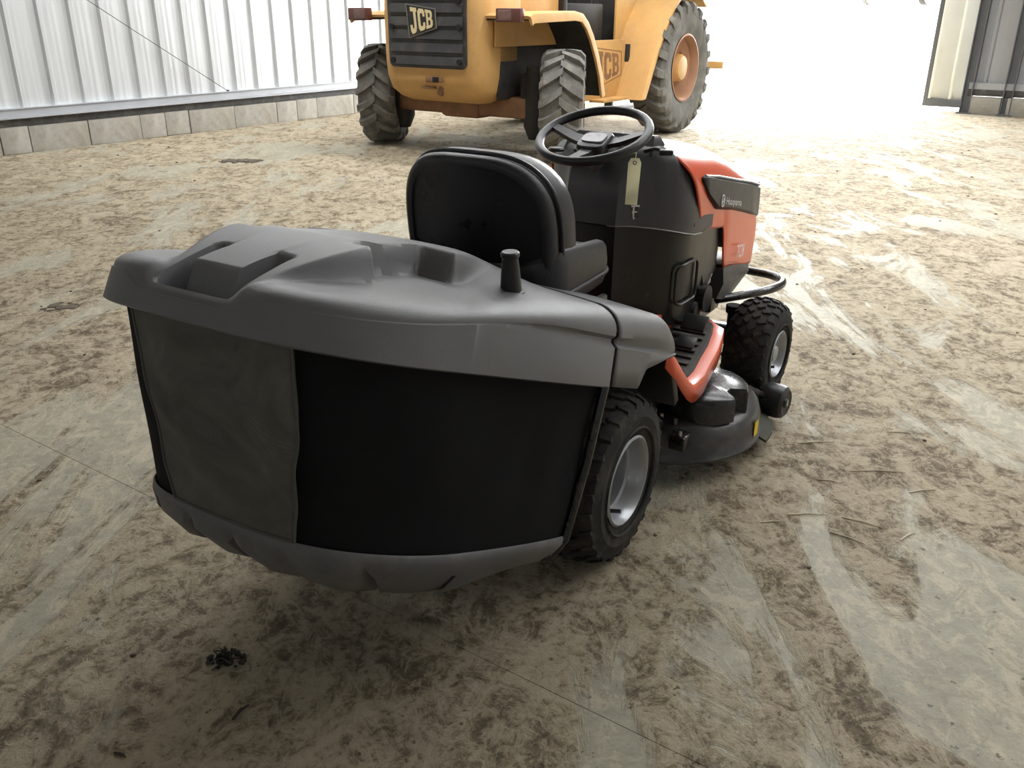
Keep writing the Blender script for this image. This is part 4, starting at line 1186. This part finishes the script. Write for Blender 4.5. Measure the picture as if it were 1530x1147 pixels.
# cab: floor, seat, console, posts and roof
cb = MB(); cb.box((1.55, 0, .98), (1.7, 1.28, .06), bev=.01); cb.build('cab_floor', M_FDRK, FK)
st_ = MB(); st_.box((1.35, 0, 1.25), (.5, .52, .14), bev=.05).box((1.10, 0, 1.58), (.14, .50, .62), rot=RY(-.12), bev=.05).box((1.35, 0, 1.08), (.4, .4, .16), bev=.02); st_.build('operator_seat', M_FDRK, FK)
co = MB(); co.box((2.15, 0, 1.35), (.22, 1.2, .7), bev=.03); co.build('front_console', M_FDRK, FK)
cs = MB(); cs.box((1.35, -.52, 1.22), (.8, .14, .40), bev=.02); cs.box((.92, 0, 1.30), (.1, 1.2, .6), bev=.02); cs.build('lever_console', M_FDRK, FK)
for i in range(3):
    l_ = MB(); x = 1.62+.07*i; l_.tube([(x, -.50, 1.4), (x+.03, -.50, 1.62)], .010, 8); l_.tube([(x+.03, -.50, 1.62), (x+.034, -.50, 1.67)], .02, 8); l_.build('control_lever', M_FDRK, FK)
for (x, y) in ((.85, .6), (.85, -.6), (2.25, .6), (2.25, -.6)):
    p_ = MB(); p_.box((x, y, 1.75), (.08, .08, 1.6), bev=.012); p_.build('cab_post', M_FDRK, FK)
rf = MB(); rf.box((1.55, 0, 2.57), (1.6, 1.34, .08), bev=.02); rf.build('cab_roof', M_FYEL, FK)
swf = MB(); swf.tube([Vector((1.92+.16*cos(2*pi*i/28)*.8, .0+.19*sin(2*pi*i/28), 1.72+.10*cos(2*pi*i/28))) for i in range(28)], .014, 8, closed=True); swf.tube([(1.92, 0, 1.72), (2.1, 0, 1.5)], .03, 8); swf.build('steering_wheel', M_FDRK, FK)
# mast and carriage
for s_ in (-1, 1):
    p_ = MB(); p_.box((3.66, s_*.38, 1.65), (.16, .10, 2.9), bev=.01); p_.build('mast_rail', M_FYEL, FK)
    fo = MB(); fo.box((3.93, s_*.45, .42), (.05, .12, .75), bev=.006); fo.box((4.45, s_*.45, .07), (1.1, .12, .045), bev=.006); fo.build('fork', M_FDRK, FK)
for z, wd_ in ((.35, 1.1), (.72, 2.42)):
    c_ = MB(); c_.box((3.86, 0, z), (.07, wd_, .09), bev=.008); c_.build('carriage_bar', M_FYEL, FK)
cx_ = MB()
for z in (.5, 1.6, 2.9): cx_.box((3.66, 0, z), (.08, .7, .12), bev=.008)
cx_.build('mast_cross_member', M_FYEL, FK)

# ================================================================== SMALL THINGS ON THE FLOOR
def ico(mb, c, r, seed, sq=.6, sub=1):
    bm = bmesh.new(); bmesh.ops.create_icosphere(bm, subdivisions=sub, radius=1.0)
    bm.verts.index_update()
    rnd = random.Random(seed); a = rnd.uniform(0, 6.28)
    vs = []
    for v in bm.verts:
        p = v.co.copy()*(1+.35*noise.noise(v.co*1.7+Vector((seed*3.1, 0, 0)))); p = RZ(a) @ Vector((p.x*1.25, p.y*.85, p.z*sq))
        vs.append(Vector(c) + p*r)
    mb.add(vs, [tuple(v.index for v in f.verts) for f in bm.faces]); bm.free()
M_CLOD = pm('dark_mud_clod', (.03, .026, .02), .95, var=.4, vs=60, bump=.5, bs=200)
M_CLODB = pm('brown_mud_clod', (.10, .08, .055), .95, var=.3, vs=40, bump=.5, bs=200)
M_STRAW = pm('straw', (.66, .57, .42), .8, var=.15, vs=30)
M_TWIG = pm('dark_twig', (.05, .04, .03), .9, var=.2, vs=60)
def clump(loc, size, label, seed, n=22, sticks=10, mat=M_CLOD):
    rnd = random.Random(seed); mb = MB()
    for i in range(n):
        a = rnd.uniform(0, 6.28); d = size*rnd.random()**.7
        r = size*rnd.uniform(.16, .34)*(1-.45*d/size)
        ico(mb, (d*cos(a)*1.15, d*sin(a)*.75, r*(.42 if mat is M_CLOD else .12)), r, seed*31+i, .6 if mat is M_CLOD else .25)
    for i in range(sticks):
        a = rnd.uniform(0, 6.28); d = size*rnd.uniform(.2, .8); b = rnd.uniform(0, 6.28); l_ = size*rnd.uniform(.5, 1.0)
        p = Vector((d*cos(a), d*sin(a)*.7, size*rnd.uniform(.08, .35))); q = p + Vector((cos(b)*l_, sin(b)*l_, rnd.uniform(-.05, .3)*size)); q.z = max(q.z, .003)
        mb.tube([p, p.lerp(q, .5)+Vector((0, 0, .05*size)), q], .0018, 5)
    o = mb.build('mud_clump', mat, angle=40); o.location = loc
    return tag(o, label, 'mud clump')
clump((-.634, 1.538, 0), .040, 'black clump of mud and grass on the bare floor in front of the collector bag', 3, n=26, sticks=22)
clump((-2.21, 4.03, 0), .085, 'flat brown scatter of mud left of the collector lid', 5, n=40, sticks=0, mat=M_CLODB)
clump((-2.62, 8.50, 0), .17, 'wide dark brown mud patch left of the forklift', 8, n=60, sticks=0, mat=M_CLODB)
clump((-3.35, 8.2, 0), .06, 'small brown mud lump between the far mud patch and the block wall', 9, n=12, sticks=0, mat=M_CLODB)
def twig(loc, ln, ang, label, mat, r=.0028, bend=.2, group=None, name='twig', cat='twig'):
    mb = MB(); d = Vector((cos(ang), sin(ang), 0)); s = Vector((-sin(ang), cos(ang), 0))
    mb.tube([-d*ln/2+Vector((0, 0, r)), s*ln*bend*.3+Vector((0, 0, r*1.6)), d*ln/2+Vector((0, 0, r))], [r, r*1.2, r*.6], 6)
    if name == 'twig': mb.tube([s*ln*bend*.3+Vector((0, 0, r)), s*ln*.18+d*ln*.2+Vector((0, 0, r))], [r, r*.5], 5)
    o = mb.build(name, mat); o.location = loc
    return tag(o, label, cat, group)
twig((-.555, 1.378, 0), .045, radians(62), 'short dark twig on the floor below the black mud clump', M_TWIG, .003)
twig((-.757, 1.265, 0), .03, radians(-22), 'tiny dark twig in the lower left corner of the floor', M_TWIG, .002)
# clods scattered over the floor
rnd = random.Random(12)
clod_m = []
for s in range(6):
    mb = MB(); ico(mb, (0, 0, .35), 1.0, 100+s, .62); me = mb.mesh('mud_crumb', 40); me.materials.append(M_CLODB); clod_m.append(me)
spots = [(.22, 1.98, .010), (.55, 2.4, .007), (.40, 2.05, .006), (.78, 1.9, .006), (-.2, 1.45, .006)]
while len(spots) < 70:
    x = rnd.uniform(-4.5, 5.0); y = rnd.uniform(1.3, 9.5)
    if abs(x) > .58*y*1.02+.1: continue
    if -.75 < x < 1.4 and 1.6 < y < 4.2: continue
    spots.append((x, y, rnd.uniform(.004, .008)*(.8+.12*y)))
for i, (x, y, r) in enumerate(spots):
    o = bpy.data.objects.new('mud_crumb', clod_m[i % 6]); COL.objects.link(o)
    o.location = (x, y, 0); o.scale = (r, r, r*.8); o.rotation_euler = (0, 0, rnd.uniform(0, 6.28))
    tag(o, 'small loose crumb of dried mud lying on the concrete floor', 'mud crumb', 'mud crumbs on the floor')
straws = [(1.03, 2.62, .13, 5), (1.16, 2.42, .17, -2), (.86, 2.16, .12, 0), (.93, 2.04, .10, -38), (1.0, 2.12, .11, -30), (.74, 2.12, .06, 6), (1.25, 2.3, .09, 12), (.98, 2.36, .06, -15), (1.1, 2.05, .07, 35), (1.34, 2.7, .08, -8)]
for i, (x, y, ln, a) in enumerate(straws):
    twig((x, y, 0), ln, radians(a), 'pale straw lying on the floor right of the mower', M_STRAW, .0018, .12, 'straws right of the mower', 'straw', 'straw')

# ================================================================== PARKED CAR FAR OUTSIDE
cdir = bp(45, -1.6) - Vector((0, 0, 0)); CAR = empty('parked_car', bp(45, -1.6, 1.75), math.atan2(cdir.y, cdir.x) - pi/2 + .15)
tag(CAR, 'pale parked car far out in the bright yard', 'car')
M_CAR = pm('silver_car_paint', (.5, .51, .53), .3, metal=.3, var=.03)
cbm = MB(); rings = []
for x, z0, z1, z2, hw, rw in ((-2.15, .45, .75, .8, .6, .5), (-2.05, .32, .80, .88, .78, .66), (-1.5, .25, .84, .95, .86, .74), (-.9, .25, .88, 1.02, .88, .78), (-.35, .25, .9, 1.40, .88, .62), (.4, .25, .92, 1.46, .88, .62), (1.2, .25, .94, 1.42, .88, .62), (1.75, .27, .95, 1.2, .86, .64), (2.0, .32, .92, 1.0, .82, .64), (2.12, .45, .8, .85, .7, .55)):
    rings.append([Vector((x, -hw*.92, z0)), Vector((x, -hw, (z0+z1)/2)), Vector((x, -hw*.97, z1)), Vector((x, -rw, z2)), Vector((x, rw, z2)), Vector((x, hw*.97, z1)), Vector((x, hw, (z0+z1)/2)), Vector((x, hw*.92, z0))])
cbm.loft(rings, cap0=True, cap1=True); cbm.build('car_body', M_CAR, CAR, angle=30)
for s_ in (-1, 1):
    for x0, x1 in ((-.32, .38), (.46, 1.18)):
        w_ = MB(); w_.add([(x0-.0, s_*.868, .98), (x1, s_*.868, .98), (x1-.03, s_*.70, 1.33), (x0+.12, s_*.70, 1.30)], [(0, 1, 2, 3)]); w_.build('side_window', M_DARK, CAR, solid=.02)
    for x in (-1.35, 1.3):
        w_ = MB(); w_.revolve([(-.1, .17), (-.1, .29), (-.08, .32), (.08, .32), (.1, .29), (.1, .17), (.07, .16), (.07, .001)] if s_ > 0 else [(.1, .17), (.1, .29), (.08, .32), (-.08, .32), (-.1, .29), (-.1, .17), (-.07, .16), (-.07, .001)], 24)
        o = w_.build('car_wheel', M_FTYRE, CAR); o.location = (x, s_*.80, .32)  # pale tyre colour stands in for glare over the far wheels
